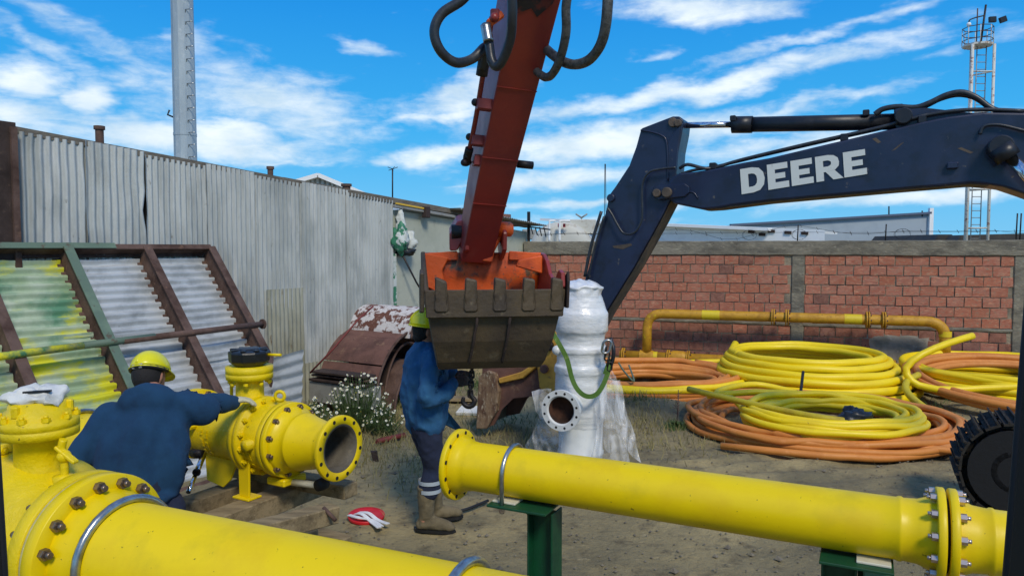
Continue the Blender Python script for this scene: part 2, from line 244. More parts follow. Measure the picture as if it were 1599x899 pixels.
# ------------------------------------------------------------------ mesh helpers
ORG = {}
Z = V((0, 0, 1))
def frame(A):
    A = A.normalized(); h = Z if abs(A.z) < .9 else V((1, 0, 0))
    U = h.cross(A).normalized(); return U, A.cross(U), A
def spline(pts, k=8, closed=False):
    pts = [V(p) for p in pts]; n = len(pts); out = []
    rng = n if closed else n - 1
    for i in range(rng):
        g = (lambda j: pts[j % n]) if closed else (lambda j: pts[max(0, min(n - 1, j))])
        a, b, c, d = g(i - 1), g(i), g(i + 1), g(i + 2)
        for q in range(k):
            s = q / k; out.append(.5 * ((2 * b) + (c - a) * s + (2 * a - 5 * b + 4 * c - d) * s * s + (3 * b - a - 3 * c + d) * s ** 3))
    if not closed: out.append(pts[-1])
    return out
class MB:
    def __init__(s): s.v = []; s.f = []; s.s = []
    def add(s, vs, fs, sm=False):
        o = len(s.v); s.v += [V(x) for x in vs]; s.f += [tuple(i + o for i in f) for f in fs]; s.s += [sm] * len(fs); return s
    def box(s, c, size, X=V((1, 0, 0)), Y=None, Zv=None):
        X = V(X).normalized()
        if Y is None: Zv = Z if Zv is None else V(Zv).normalized(); Y = Zv.cross(X).normalized()
        else: Y = V(Y).normalized()
        Zv = X.cross(Y).normalized(); c = V(c); a, b, d = (q / 2 for q in size)
        vs = [c + X * (i * a) + Y * (j * b) + Zv * (k * d) for k in (-1, 1) for j in (-1, 1) for i in (-1, 1)]
        return s.add(vs, [(0, 2, 3, 1), (4, 5, 7, 6), (0, 1, 5, 4), (2, 6, 7, 3), (0, 4, 6, 2), (1, 3, 7, 5)])
    def bar(s, a, b, w, d, up=Z):
        a = V(a); b = V(b); A = (b - a); l = A.length; A.normalize(); U = V(up).cross(A)
        if U.length < .01: U = V((1, 0, 0)).cross(A)
        U.normalize(); return s.box((a + b) / 2, (l, w, d), A, U)
    def tube(s, pts, r, n=8, closed=False, caps=True):
        pts = [V(p) for p in pts]; m = len(pts); rs = r if isinstance(r, (list, tuple)) else [r] * m
        T = []
        for i in range(m):
            a = pts[(i - 1) % m] if closed else pts[max(0, i - 1)]; b = pts[(i + 1) % m] if closed else pts[min(m - 1, i + 1)]
            t_ = (b - a); T.append(t_.normalized() if t_.length > 1e-9 else Z.copy())
        U = frame(T[0])[0]; vs = []
        for i in range(m):
            U = (U - T[i] * U.dot(T[i])).normalized(); W_ = T[i].cross(U)
            vs += [pts[i] + (U * math.cos(2 * math.pi * j / n) + W_ * math.sin(2 * math.pi * j / n)) * rs[i] for j in range(n)]
        fs = []
        for i in range(m if closed else m - 1):
            k = (i + 1) % m
            for j in range(n): fs.append((i * n + j, i * n + (j + 1) % n, k * n + (j + 1) % n, k * n + j))
        s.add(vs, fs, True)
        if caps and not closed:
            o = len(s.v) - len(vs); s.f.append(tuple(o + j for j in reversed(range(n)))); s.f.append(tuple(o + (m - 1) * n + j for j in range(n))); s.s += [False, False]
        return s
    def lathe(s, prof, O, A, n=40, sm=True, flip=False):
        U, W_, A = frame(V(A)); O = V(O); vs = []; fs = []
        for (t_, r) in prof: vs += [O + A * t_ + (U * math.cos(2 * math.pi * j / n) + W_ * math.sin(2 * math.pi * j / n)) * max(r, 1e-4) for j in range(n)]
        for i in range(len(prof) - 1):
            for j in range(n):
                q = (i * n + j, i * n + (j + 1) % n, (i + 1) * n + (j + 1) % n, (i + 1) * n + j); fs.append(q[::-1] if flip else q)
        return s.add(vs, fs, sm)
    def prism(s, poly, off):
        n = len(poly); off = V(off); vs = [V(p) for p in poly] + [V(p) + off for p in poly]
        nrm = V((0, 0, 0))
        for i in range(n): nrm += V(poly[i]).cross(V(poly[(i + 1) % n]))
        fl = nrm.dot(off) > 0
        fs = [tuple(range(n)), tuple(range(2 * n - 1, n - 1, -1))] + [(i, i + n, (i + 1) % n + n, (i + 1) % n) for i in range(n)]
        if fl: fs = [f[::-1] for f in fs]
        return s.add(vs, fs)
    def ball(s, c, r, n=12, m=8, X=V((1, 0, 0)), Zv=Z):
        c = V(c); r = r if isinstance(r, (tuple, list)) else (r, r, r); X = V(X).normalized(); Zv = V(Zv).normalized(); Y = Zv.cross(X).normalized(); X = Y.cross(Zv)
        vs = []; fs = []
        for i in range(m + 1):
            a = math.pi * i / m
            for j in range(n):
                b = 2 * math.pi * j / n; vs.append(c + X * (r[0] * math.sin(a) * math.cos(b)) + Y * (r[1] * math.sin(a) * math.sin(b)) + Zv * (r[2] * math.cos(a) * (1 if 0 < i < m else 1)))
        for i in range(m):
            for j in range(n): fs.append((i * n + j, (i + 1) * n + j, (i + 1) * n + (j + 1) % n, i * n + (j + 1) % n))
        return s.add(vs, fs, True)
    def jitter(s, amp, sc=3):
        for p in s.v: p += noise.noise_vector(p * sc) * amp
        return s
    def mesh(s, name, org=V((0, 0, 0)), m=None):
        me = bpy.data.meshes.new(name); me.from_pydata([p - org for p in s.v], [], s.f); me.polygons.foreach_set('use_smooth', s.s); me.update()
        if m: me.materials.append(MATS[m])
        return me
    def build(s, name, m, parent=None, org=None, bevel=0, seg=1, kind=None, label=None, cat=None, group=None, solid=0):
        if parent is not None: o_w = ORG[parent.name] if org is None else V(org)
        else: o_w = V(org) if org is not None else V((sum(p.x for p in s.v) / len(s.v), sum(p.y for p in s.v) / len(s.v), min(p.z for p in s.v)))
        ob = bpy.data.objects.new(name, s.mesh(name, o_w, m)); COL.objects.link(ob); ORG[ob.name] = o_w
        if parent is not None: ob.parent = parent; ob.location = o_w - ORG[parent.name]
        else: ob.location = o_w
        if solid: q = ob.modifiers.new('solid', 'SOLIDIFY'); q.thickness = solid; q.offset = 0
        if bevel: q = ob.modifiers.new('bevel', 'BEVEL'); q.width = bevel; q.segments = seg; q.limit_method = 'ANGLE'; q.angle_limit = R(35)
        tag(ob, label, cat, group, kind); return ob
def tag(o, label=None, cat=None, group=None, kind=None):
    for k, x in (('label', label), ('category', cat), ('group', group), ('kind', kind)):
        if x: o[k] = x
    return o
def thing(name, label, cat, loc, group=None):
    o = bpy.data.objects.new(name, None); COL.objects.link(o); o.location = V(loc); o.empty_display_size = .2; ORG[o.name] = V(loc); return tag(o, label, cat, group)
def inst(me, name, parent, pos, A=None, U=None, scale=1):
    ob = bpy.data.objects.new(name, me); COL.objects.link(ob); ob.parent = parent; ob.location = V(pos) - ORG[parent.name]
    if A is not None:
        if U is None: u, w, a = frame(V(A))
        else: a = V(A).normalized(); u = V(U).normalized(); w = a.cross(u)
        ob.rotation_euler = Matrix((u, w, a)).transposed().to_euler()
    if scale != 1: ob.scale = (scale,) * 3 if isinstance(scale, (int, float)) else scale
    return ob
def remesh(mb, voxel, name, m, parent, smooth=4, amp=0, sc=6, stretch=(1, 1, 1), label=None):
    tmp = bpy.data.objects.new('tmp', mb.mesh('tmp')); COL.objects.link(tmp)
    q = tmp.modifiers.new('r', 'REMESH'); q.mode = 'VOXEL'; q.voxel_size = voxel; q.use_smooth_shade = True
    q = tmp.modifiers.new('s', 'SMOOTH'); q.iterations = smooth; q.factor = .6
    dg = bpy.context.evaluated_depsgraph_get(); me = bpy.data.meshes.new_from_object(tmp.evaluated_get(dg)); bpy.data.objects.remove(tmp)
    o_w = ORG[parent.name]
    if amp:
        for vv in me.vertices:
            p = vv.co; q_ = V((p.x * sc * stretch[0], p.y * sc * stretch[1], p.z * sc * stretch[2])); vv.co = p + vv.normal * (noise.noise(q_) * amp * .8 + (.16 - abs(noise.noise(q_ * 1.3 + V((4, 4, 4))))) * amp * 1.1 + noise.noise(q_ * 3.1) * amp * .3)
    me.transform(Matrix.Translation(-o_w)); me.materials.clear(); me.materials.append(MATS[m])
    me.polygons.foreach_set('use_smooth', [True] * len(me.polygons)); me.name = name
    ob = bpy.data.objects.new(name, me); COL.objects.link(ob); ob.parent = parent; ORG[ob.name] = o_w
    if label: ob['label'] = label
    return ob
def hexnut(r, h, stud=.5, studl=1.6):
    mb = MB(); vs = [V((r * math.cos(i * math.pi / 3), r * math.sin(i * math.pi / 3), k * h)) for k in (0, 1) for i in range(6)]
    mb.add(vs, [(6, 7, 8, 9, 10, 11)] + [(i, (i + 1) % 6, (i + 1) % 6 + 6, i + 6) for i in range(6)])
    if stud: mb.tube([(0, 0, h * .9), (0, 0, h * studl)], r * stud, 8)
    return mb
NUT = hexnut(.020, .022).mesh('bolt', m='stud_bronze'); NUTB = hexnut(.0225, .024, .55, 1.9).mesh('bolt', m='stud_bronze')
NUTZ = hexnut(.018, .024).mesh('bolt', m='zinc_nut'); NUTY = hexnut(.017, .018).mesh('bolt', m='yellow_cast')
def ringpts(O, A, r, n, ph=0):
    U, W_, A = frame(V(A)); return [V(O) + (U * math.cos(2 * math.pi * (j + ph) / n) + W_ * math.sin(2 * math.pi * (j + ph) / n)) * r for j in range(n)]
def bolts(me, parent, O, A, r, n, ph=.5):
    for p in ringpts(O, A, r, n, ph): inst(me, 'bolt', parent, p, A)

# ------------------------------------------------------------------ ground
def gz(x, y):
    h = noise.noise(V((x * .35, y * .35, 0))) * .05 + noise.noise(V((x * 1.7, y * 1.7, 3))) * .022 + noise.noise(V((x * 4.3, y * 5, 7))) * .014 + max(0, noise.noise(V((x * 8, y * 8.5, 11)))) * .022
    rm = max(0, 1 - abs(y - 7.0 - .25 * x) / 1.6) * max(0, min(1, x - .3)); h += rm * .022 * math.sin((y - .22 * x) * 17 + noise.noise(V((x * .8, y, 2))) * 2.5)
    d = G(990, 640); h += .16 * math.exp(-(((x - d.x) / 1.1) ** 2 + ((y - d.y) / .45) ** 2))
    return h
def axis(lo, hi, st, far):
    a = [lo + i * st for i in range(int((hi - lo) / st) + 1)]; q = st; x = a[-1]; b = []
    while x < far: q *= 1.35; x += q; b.append(x)
    q = st; x = a[0]; c = []
    while x > -far: q *= 1.35; x -= q; c.append(x)
    return c[::-1] + a + b
xs, ys = axis(-6, 9, .06, 1500), axis(3, 16, .06, 1500)
gm = MB(); gv = []
for y in ys:
    for x in xs:
        far = abs(x) > 15 or y > 22 or y < -4
        gv.append(V((x, y, 0 if far else gz(x, y) - .01)))
nx = len(xs); gm.add(gv, [(j * nx + i, j * nx + i + 1, (j + 1) * nx + i + 1, (j + 1) * nx + i) for j in range(len(ys) - 1) for i in range(nx - 1)], True)
mat('dirt', (148, 134, 96), .97, layers=[((112, 104, 78), .55, .4, .62), ((174, 156, 110), .9, .50, .70), ((92, 82, 60), 5, .52, .72), ((166, 150, 112), 14, .6, .76), ((70, 64, 54), 40, .62, .74)], bump=1.6, bscale=16, bdetail=12)
gm.build('ground', 'dirt', org=(0, 0, 0), kind='structure')

# ------------------------------------------------------------------ left building (plane Y = WA + WB X)
WA, WB = 9.6 / .604, 1 / .604
wd = V((.604, 1, 0)).normalized(); wn = V((wd.y, -wd.x, 0))          # along the wall, out of the wall
def WP(u, v=387): return PP(u, v, WA, WB)
def wtop(s_y): return 3.5 + (s_y - 7.6) * (2.81 - 3.5) / (16.4 - 7.6)
w0 = WP(27); w0.z = 0
def wpt(s_, z=0, o=0): return w0 + wd * s_ + wn * o + Z * z
def ws(u): p = WP(u); p.z = 0; return (p - w0).dot(wd)
shed = thing('corrugated_shed', 'long shed clad in weathered grey corrugated sheets with a sloping top, left of the yard', 'shed', w0)
def sheet(name, parent, O, D, U, Nn, wdt, hgt, pitch, amp, m, htop=None, wob=.012, seed=0, rows=18, edge=None):
    cols = int(wdt / pitch * 8); mb = MB(); vs = []
    for j in range(rows + 1):
        for i in range(cols + 1):
            a = wdt * i / cols; hh = hgt + ((htop or 0) * a / wdt); b = hh * j / rows
            p = V((a * 2 + seed * 9, b * 1.5, seed)); w_ = noise.noise(p) * wob + noise.noise(p * 3.1) * wob * .5
            e = edge(a, b) if edge else 0
            vs.append(O + D * (a + e + noise.noise(p * 1.3 + V((5, 5, 5))) * wob * .7) + U * b + Nn * (math.cos(2 * math.pi * a / pitch) * amp * (1 + noise.noise(p * 4) * .5) + w_))
    mb.add(vs, [(j * (cols + 1) + i, j * (cols + 1) + i + 1, (j + 1) * (cols + 1) + i + 1, (j + 1) * (cols + 1) + i) for j in range(rows) for i in range(cols)], True)
    return mb.build(name, m, parent, org=O, solid=.0)
slope = (2.81 - 3.5) / (16.4 - 7.6) * wd.y
Ls = ws(611)
edges = [0, ws(135), ws(229), ws(322), ws(395), ws(470), ws(540), Ls]
for i in range(len(edges) - 1):
    a, b = edges[i], edges[i + 1]; ov = .03 if i not in (1,) else -.004
    zt = 3.5 + slope * a + (.02 if i % 2 else -.01)
    O = wpt(a, 0, .012 * (i % 2))
    eg = None
    if i == 1:
        def eg(aa, bb, b_=b, a_=a): return -.045 * max(0, 1 - abs(bb - 2.72) / .25) * (1 if aa > (b_ - a_) * .9 else 0)
    sheet('corrugated_sheet', shed, O, wd, Z, wn, b - a + ov, zt, .085 if i < 2 else .074, .018, 'zinc_sheet', slope * (b - a), seed=i + 1, wob=.022 if i < 2 else .008, edge=eg, rows=30)
# lower patched sheets
for (u0, u1, z1, k) in ((412, 470, 1.72, 21), (335, 400, .95, 22), (470, 560, .6, 23)):
    sheet('corrugated_sheet', shed, wpt(ws(u0), 0, .032), wd, Z, wn, ws(u1) - ws(u0), z1, .074, .010, 'zinc_old', seed=k)
# backing + top timber + brown end panel
MB().box(wpt(Ls / 2, 1.5, -.10), (Ls, .05, 3.0), wd, wn).build('dark_backing', 'deep_black', shed)  # black backing colours in the interior shade behind the gap between sheets
MB().bar(wpt(-.02, 3.5, -.03), wpt(Ls, 3.5 + slope * Ls, -.03), .05, .07).build('top_rail', 'weathered_wood', shed)
ep = MB(); ep.box(wpt(-.75, 1.78, .03), (1.5, .06, 3.56), wd, wn); ep.build('end_panel', 'rust_dark', shed, bevel=.004)
mb = MB()
for s_ in (-.03,): mb.box(wpt(s_, 1.76, .075), (.06, .03, 3.5), wd, wn)
mb.build('edge_strip', 'rust_brown', shed)
MB().prism([wpt(0, 3.45, -.1), wpt(Ls, 3.45 + slope * Ls, -.1), wpt(Ls, 3.2 + slope * Ls, -5), wpt(0, 3.2, -5)], Z * .06).build('roof', 'tin_grey', shed)
def vent(u, vt, vb, wpx):
    p = WP(u, vb); b = p - wn * .35; Y = b.y; r = wpx / 2 * Y / F_PX; zt = P(u, vt, Y).z; zb = P(u, vb, Y).z - .3; x = P(u, vt, Y).x
    m = MB(); m.lathe([(0, r * .86), (zt - zb - .04, r * .86), (zt - zb - .04, r * 1.15), (zt - zb, r * 1.15), (zt - zb, r * .8), (zt - zb - .2, r * .8)], (x, Y, zb), Z, 16, False)
    m.build('vent_pipe', 'rust_brown', shed)
vent(155, 197, 224, 14); vent(422, 260, 281, 10)
# plaster part
pb_ = thing('plaster_building', 'pale green plastered building wall with gutter between the shed and the brick wall', 'building', wpt(Ls))
Lp = ws(824)
MB().prism([wpt(Ls + .002, 0, -.02), wpt(Lp, 0, -.02), wpt(Lp, 3.5 + slope * Lp - .14, -.02), wpt(Ls + .002, 3.5 + slope * Ls - .16, -.02)], -wn * .2).build('wall', 'plaster', pb_)
MB().bar(wpt(Ls - 2.3, 3.5 + slope * (Ls - 2.3) - .01, -.09), wpt(Lp + .05, 3.5 + slope * Lp, -.02), .16, .10).build('roof_beam', 'weathered_wood', pb_, bevel=.006)
MB().bar(wpt(Ls + .01, 3.5 + slope * Ls - .105, .06), wpt(ws(728), 3.5 + slope * ws(728) - .105, .06), .07, .05).build('gutter', 'tin_grey', pb_, bevel=.006)
MB().bar(wpt(Ls + .01, 3.5 + slope * Ls - .06, .1), wpt(ws(655), 3.5 + slope * ws(655) - .06, .1), .02, .028).build('trim_strip', 'yellow_strip', pb_)
MB().box(wpt(ws(659), 3.5 + slope * ws(659) - .12, .1), (.13, .1, .2), wd, wn).build('gutter_bracket', 'rust_dark', pb_, bevel=.01)
mb = MB(); a = wpt(ws(728), 3.5 + slope * ws(728) - .09, .2); b = wpt(ws(835), 3.5 + slope * ws(835) + .02, .2)
sheet('roof_sheet', pb_, wpt(ws(700), 3.5 + slope * ws(700) + .03, .28), (wd + Z * slope).normalized(), -wn, Z, (ws(838) - ws(700)), 1.6, .09, .014, 'tin_grey', rows=4)
p = WP(541, 300) - wn * .3
MB().lathe([(0, .065), (.33, .065), (.33, .085), (.37, .085), (.37, .06), (.2, .06)], (P(541, 302, p.y).x, p.y, P(541, 302, p.y).z - .22), Z, 16, False).build('vent_pipe', 'rust_brown', pb_)
MB().box(WP(795, 343) - wn * .2, (.5, .2, .25), wd, wn).build('parapet_block', 'brick_dark', pb_, bevel=.01)
MB().box(wpt(ws(612) + .05, 1.1, .01), (.07, .03, 2.2), wd, wn).build('corner_strip', 'bag_green', pb_)

# ------------------------------------------------------------------ steel mast behind the shed
pc = P(290, 250, 19.0); ml = thing('steel_mast', 'tall tapered grey steel mast with step bolts rising behind the corrugated shed', 'mast', (pc.x, 19, 0))
r = 16.6 / F_PX * 19
sh = MB().lathe([(0, r * 1.02), (5.15, r), (5.15, r * 1.03), (5.22, r * 1.03), (5.22, r), (14, r * .95)], (pc.x, 19, 0), Z, 12, False); sh.build('shaft', 'steel_pole', ml)
st = MB(); st.tube([(0, 0, -.07), (0, 0, 0), (.2, 0, 0)], .011, 6); ste = st.mesh('step', m='galvanised')
for k in range(24):
    z = 4.6 + k * .305; inst(ste, 'step', ml, (pc.x + r * .62, 19 - r * .74, z), Z, V((1, -.2, 0)))
for z in (5.6, 8.6):
    MB().tube([(pc.x - r * .8, 18.9, z), (pc.x - r - .09, 18.85, z + .06), (pc.x - r - .04, 18.85, z + .18)], .025, 6).build('cable_clip', 'dark_iron', ml)

# ------------------------------------------------------------------ brick wall
BA, BB = 16.4, -.35
bd = V((1, BB, 0)).normalized(); bn = V((bd.y, -bd.x, 0))
def BP(u, v=387): return PP(u, v, BA, BB)
b0 = BP(818); b0.z = 0
def bp(s_, z=0, o=0): return b0 + bd * s_ + bn * o + Z * z
def bs(u): p = BP(u); p.z = 0; return (p - b0).dot(bd)
bw = thing('brick_wall', 'low wall of red hollow bricks under a rough concrete beam across the back of the yard', 'wall', b0)
LB = bs(1720)
MB().box(bp(LB / 2, 1.08, -.09), (LB, .152, 2.16), bd, bn).build('mortar_core', 'mortar', bw)
# top beam, slightly rough
def roughbox(s0, s1, z0, z1, o0, o1, name, m, amp=.012, st=.12):
    n = max(2, int((s1 - s0) / st)); mb = MB(); vs = []
    for i in range(n + 1):
        s_ = s0 + (s1 - s0) * i / n
        for (z, o) in ((z0, o0), (z0, o1), ((z0 + z1) / 2, o1), (z1, o1), (z1, o0)):
            q = noise.noise_vector(V((s_ * 3, z * 5, o * 9))) * amp; vs.append(bp(s_, z + q.z, o + q.x))
    fs = [(i * 5 + j, (i + 1) * 5 + j, (i + 1) * 5 + (j + 1) % 5, i * 5 + (j + 1) % 5) for i in range(n) for j in range(5)] + [(0, 1, 2, 3, 4), tuple(n * 5 + q for q in (4, 3, 2, 1, 0))]
    mb.add(vs, [f[::-1] for f in fs]); return mb.build(name, m, bw, bevel=.012)
roughbox(0, LB, 2.155, 2.44, -.2, .035, 'top_beam', 'concrete')
roughbox(0, LB, .768, .832, -.1, .012, 'middle_beam', 'concrete', .016)
piers = [(bs(1237), bs(1257)), (bs(1585), bs(1612))]
for (a, b) in piers: roughbox(a, b, -.1, 2.152, -.1, .016, 'pier', 'concrete', .006)
BL, BH = .266, .170
bm_ = []
for k in range(4):
    q = MB().box((0, 0, 0), (BL, .1, BH)); random.seed(40 + k)
    for p in q.v: p += V((random.uniform(-.006, .006), random.uniform(-.008, .008), random.uniform(-.007, .007)))
    me = q.mesh('brick', m='brick_clay'); bm_.append(me)
bdk = [me.copy() for me in bm_]
for me in bdk: me.materials.clear(); me.materials.append(MATS['brick_dark'])
random.seed(11); cand = []
pu = (bs(1355), bs(1462))   # cement patch
for row in range(11):
    z = (row * .192 + .096) if row < 4 else (.832 + (row - 4) * .189 + .095)
    s_ = -.14 * (row % 2) + random.uniform(-.03, .03) + .01
    while s_ + BL < LB:
        c = s_ + BL / 2
        seg = next(((a, b) for (a, b) in piers if c + BL / 2 > a and c - BL / 2 < b), None)
        if seg and c > seg[1] and s_ + BL - seg[1] > .06:      # cut brick just past the pier
            l = min(BL, s_ + BL - seg[1] - .01); cand.append((seg[1] + .01 + l / 2, z, row, l / BL)); s_ = seg[1] + .01 + l + .016; continue
        if seg:
            if c < seg[0]: s_ += BL + .014
            s_ = max(s_, seg[1] + .01 + (0 if row % 2 else -.13) + random.uniform(0, .02)) if c >= seg[0] - BL / 2 else s_ + BL + .014
            if c < seg[0] and seg[0] - (c - BL / 2) > .1:
                l = seg[0] - (c - BL / 2) - .008; cand.append((c - BL / 2 + l / 2, z, row, l / BL))
            continue
        if row < 3 and abs((c - (pu[0] + pu[1]) / 2)) < (pu[1] - pu[0]) / 2 * (1.05 - .2 * row) and row < 3: s_ += BL + .014; continue
        if c > .1: cand.append((c, z, row, 1))
        s_ += BL + .018 + random.uniform(-.004, .008)
def inframe(c): p = bp(c[0]); return p.x / p.y < .70
cand.sort(key=lambda c: (not inframe(c), (c[2] < 2), bp(c[0]).length))
rest = MB()
for i, (c, z, row, w) in enumerate(cand):
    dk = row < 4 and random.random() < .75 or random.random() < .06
    o = -.046 + random.uniform(-.006, .005)
    if i < 300:
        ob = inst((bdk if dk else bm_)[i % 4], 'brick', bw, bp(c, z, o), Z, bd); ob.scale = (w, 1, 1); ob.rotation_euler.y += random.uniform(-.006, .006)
    else: rest.box(bp(c, z, o), (BL * w, .1, BH), bd, bn)
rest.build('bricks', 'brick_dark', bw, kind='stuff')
q = MB(); vs = []; nn_ = 16
for j in range(nn_ + 1):
    for i in range(nn_ + 1):
        a = pu[0] - .1 + (pu[1] - pu[0] + .2) * i / nn_; z = -.05 + .78 * j / nn_; e = min(i, nn_ - i, nn_ - j, 3) / 3
        vs.append(bp(a + noise.noise(V((a * 3, z * 4, 2))) * .06, z, -.03 + .05 * e + noise.noise(V((a * 5, z * 5, 1))) * .02 * e))
q.add(vs, [(j * 17 + i, j * 17 + i + 1, (j + 1) * 17 + i + 1, (j + 1) * 17 + i) for j in range(16) for i in range(16)], True); q.build('cement_patch', 'cement_patch', bw)
# barbed wire and stakes
wr = thing('barbed_wire', 'strands of barbed wire strung on iron stakes along the top of the brick wall', 'wire', bp(.5, 2.42))
def strand(z0, sag, sd_):
    pts = []; random.seed(sd_)
    for i in range(int(LB / .3)):
        s_ = i * .3 + .3; pts.append(bp(s_, z0 + noise.noise(V((s_ * .8, sd_, 0))) * sag, -.08))
    m = MB(); m.tube(pts, .003, 4)
    for p in pts[::1]: m.tube([p + V((-.02, 0, .03)), p + V((.02, 0, -.03))], .004, 3); 
    m.build('wire', 'dark_iron', wr)
strand(2.60, .02, 3); strand(2.62, .22, 8)
for u in (1245, 1383, 1588, 1594): 
    s_ = bs(u); MB().tube([bp(s_, 2.4, -.08), bp(s_ + .01, 2.75 if u < 1500 else 2.92, -.08)], .013, 5).build('stake', 'dark_iron', wr)
for u in (1248, 1170, 1410):
    c = bp(bs(u), 2.56, -.08); pts = [c + bd * (.12 * math.cos(a) * (1 + .15 * a / 6)) + Z * (.10 * math.sin(a)) for a in [i * .5 for i in range(24)]]
    MB().tube(pts, .003, 4).build('wire_loop', 'dark_iron', wr)
fp = thing('iron_post', 'black iron post with welded arms standing at the end of the brick wall', 'post', bp(.08, 2.44))
p = bp(.08, 2.44, -.1); MB().box(p + Z * .32, (.06, .06, .68), bd, bn).build('post', 'dark_iron', fp, bevel=.005)
MB().bar(p + Z * .42 - bd * .4, p + Z * .42, .035, .035).build('arm', 'dark_iron', fp); MB().bar(p + Z * .34 - bd * .1, p + Z * .26 + bd * .5, .03, .03).build('arm', 'dark_iron', fp)
for k in range(4): MB().bar(p + Z * .32 + bd * (.05 + k * .1), p + Z * (.16 - .02 * k) + bd * (.1 + k * .1), .02, .02).build('spike', 'dark_iron', fp)

# ------------------------------------------------------------------ things beyond the wall
def far_building(name, label, poly, Y, depth, m, trim=None, trimw=.2):
    t_ = thing(name, label, 'building', (P(poly[0][0], 400, Y).x, Y, 0)); pts = [P(u, v, Y) for (u, v) in poly]
    lo = [V((pts[0].x, Y, 0))]; hi_ = V((pts[-1].x, Y, 0)); full = [lo[0]] + pts + [hi_]
    MB().prism(full, V((0, depth, 0))).build('wall', m, t_)
    if trim:
        for i in range(len(pts) - 1): 
            MB().bar(pts[i] + V((0, -.05, .02)), pts[i + 1] + V((0, -.05, .02)), .3, trimw).build('roof_edge', trim, t_)
    return t_
far_building('warehouse', 'long grey warehouse with a gently rising roof beyond the brick wall', [(1140, 352), (1452, 333)], 42, 14, 'far_grey', 'far_trim', .12)
g_ = bpy.data.objects['warehouse']; MB().box((P(1453, 350, 41.9).x, 41.9, 2.5), (.22, .2, 4.1)).build('corner_trim', 'far_white', g_)
for u in (1388, 1440): MB().tube([P(u, 338, 42), P(u, 322 if u < 1400 else 329, 42)], .04, 5).build('roof_pipe', 'dark_iron', g_)
wl = thing('white_hall', 'long bright white hall roof showing above the brick wall behind the dark arm', 'building', (P(1100, 387, 30).x, 30, 0))
a = [P(905, 343, 30), P(1288, 359, 24)]; 
MB().prism([V((a[0].x, a[0].y, 0)), V((a[1].x, a[1].y, 0)), a[1], a[0]], V((2, 9, 0))).build('wall', 'far_white', wl)
MB().bar(a[0] + Z * .04 + V((1, 4, 0)), a[1] + Z * .04 + V((1, 4, 0)), 8.2, .1).build('roof', 'far_white', wl)
for (u, v) in ((1190, 362), (1218, 361), (1240, 363), (1262, 364), (1205, 366)):
    q = V(a[0]).lerp(a[1], (u - 905) / 383); MB().box(V((q.x, q.y - .03, P(u, v, q.y).z)), (.22, .04, .1), (a[1] - a[0]).normalized()).build('torn_patch', 'rust_dark', wl)
dr = far_building('dark_roofed_house', 'dark low roof at the right end beyond the brick wall', [(1458, 376), (1466, 366), (1486, 366), (1500, 377)], 34, 6, 'roof_dark')
dr = far_building('dark_roofed_house', 'wide dark corrugated roof behind the lattice tower', [(1494, 376), (1502, 367), (1620, 364), (1640, 376)], 33, 8, 'roof_dark')
# gable hall left
gh = thing('gabled_hall', 'pale gabled metal hall peeping over the corrugated shed', 'building', (P(500, 387, 24).x, 24, 0))
pk = [P(455, 292, 24), P(500, 277, 24), P(560, 303, 24)]
MB().prism([V((pk[0].x, 24, 0))] + pk + [V((pk[2].x, 24, 0))], V((0, 12, 0))).build('wall', 'far_white', gh)
for i in range(14):
    x = pk[0].x + (pk[2].x - pk[0].x) * i / 14; fz = pk[0].z + (pk[1].z - pk[0].z) * min(1, (x - pk[0].x) / (pk[1].x - pk[0].x)) if x < pk[1].x else pk[1].z + (pk[2].z - pk[1].z) * (x - pk[1].x) / (pk[2].x - pk[1].x)
    MB().box((x, 23.97, fz - 1.5), (.05, .05, 3)).build('cladding_rib', 'tin_grey', gh)
MB().bar(pk[0] + V((-.3, -.1, 0)), pk[1] + V((0, -.1, .05)), .4, .13).build('roof_edge', 'far_white', gh); MB().bar(pk[1] + V((0, -.1, .05)), pk[2] + V((.3, -.1, -.05)), .4, .13).build('roof_edge', 'far_white', gh)
an = thing('aerial', 'thin roof aerial with a small spoked head above the plaster building', 'antenna', P(613, 312, 18))
MB().tube([P(613, 320, 18), P(613, 263, 18)], .018, 5).build('rod', 'dark_iron', an)
for k in range(5):
    a_ = R(20 + 70 * k); c = P(613, 264, 18); MB().tube([c, c + V((math.cos(a_) * .13, math.sin(a_) * .1, .05 - .09 * (k % 2)))], .008, 4).build('spoke', 'dark_iron', an)
an = thing('aerial', 'tall thin lattice aerial seen just left of the dark excavator arm', 'antenna', P(945, 350, 40))
for dx in (-.06, .06): MB().tube([P(945, 385, 40) + V((dx, 0, 0)), P(945, 256, 40) + V((dx * .3, 0, 0))], .018, 4).build('rod', 'dark_iron', an)
lm = thing('street_lamp', 'distant double-armed street lamp left of the dark excavator arm', 'street lamp', P(908, 380, 45))
MB().tube([P(908, 385, 45), P(908, 339, 45)], .04, 5).build('pole', 'tin_grey', lm)
for sgn in (-1, 1): MB().tube([P(908, 340, 45), P(908 + 9 * sgn, 334, 45)], .05, 5).build('arm', 'tin_grey', lm)
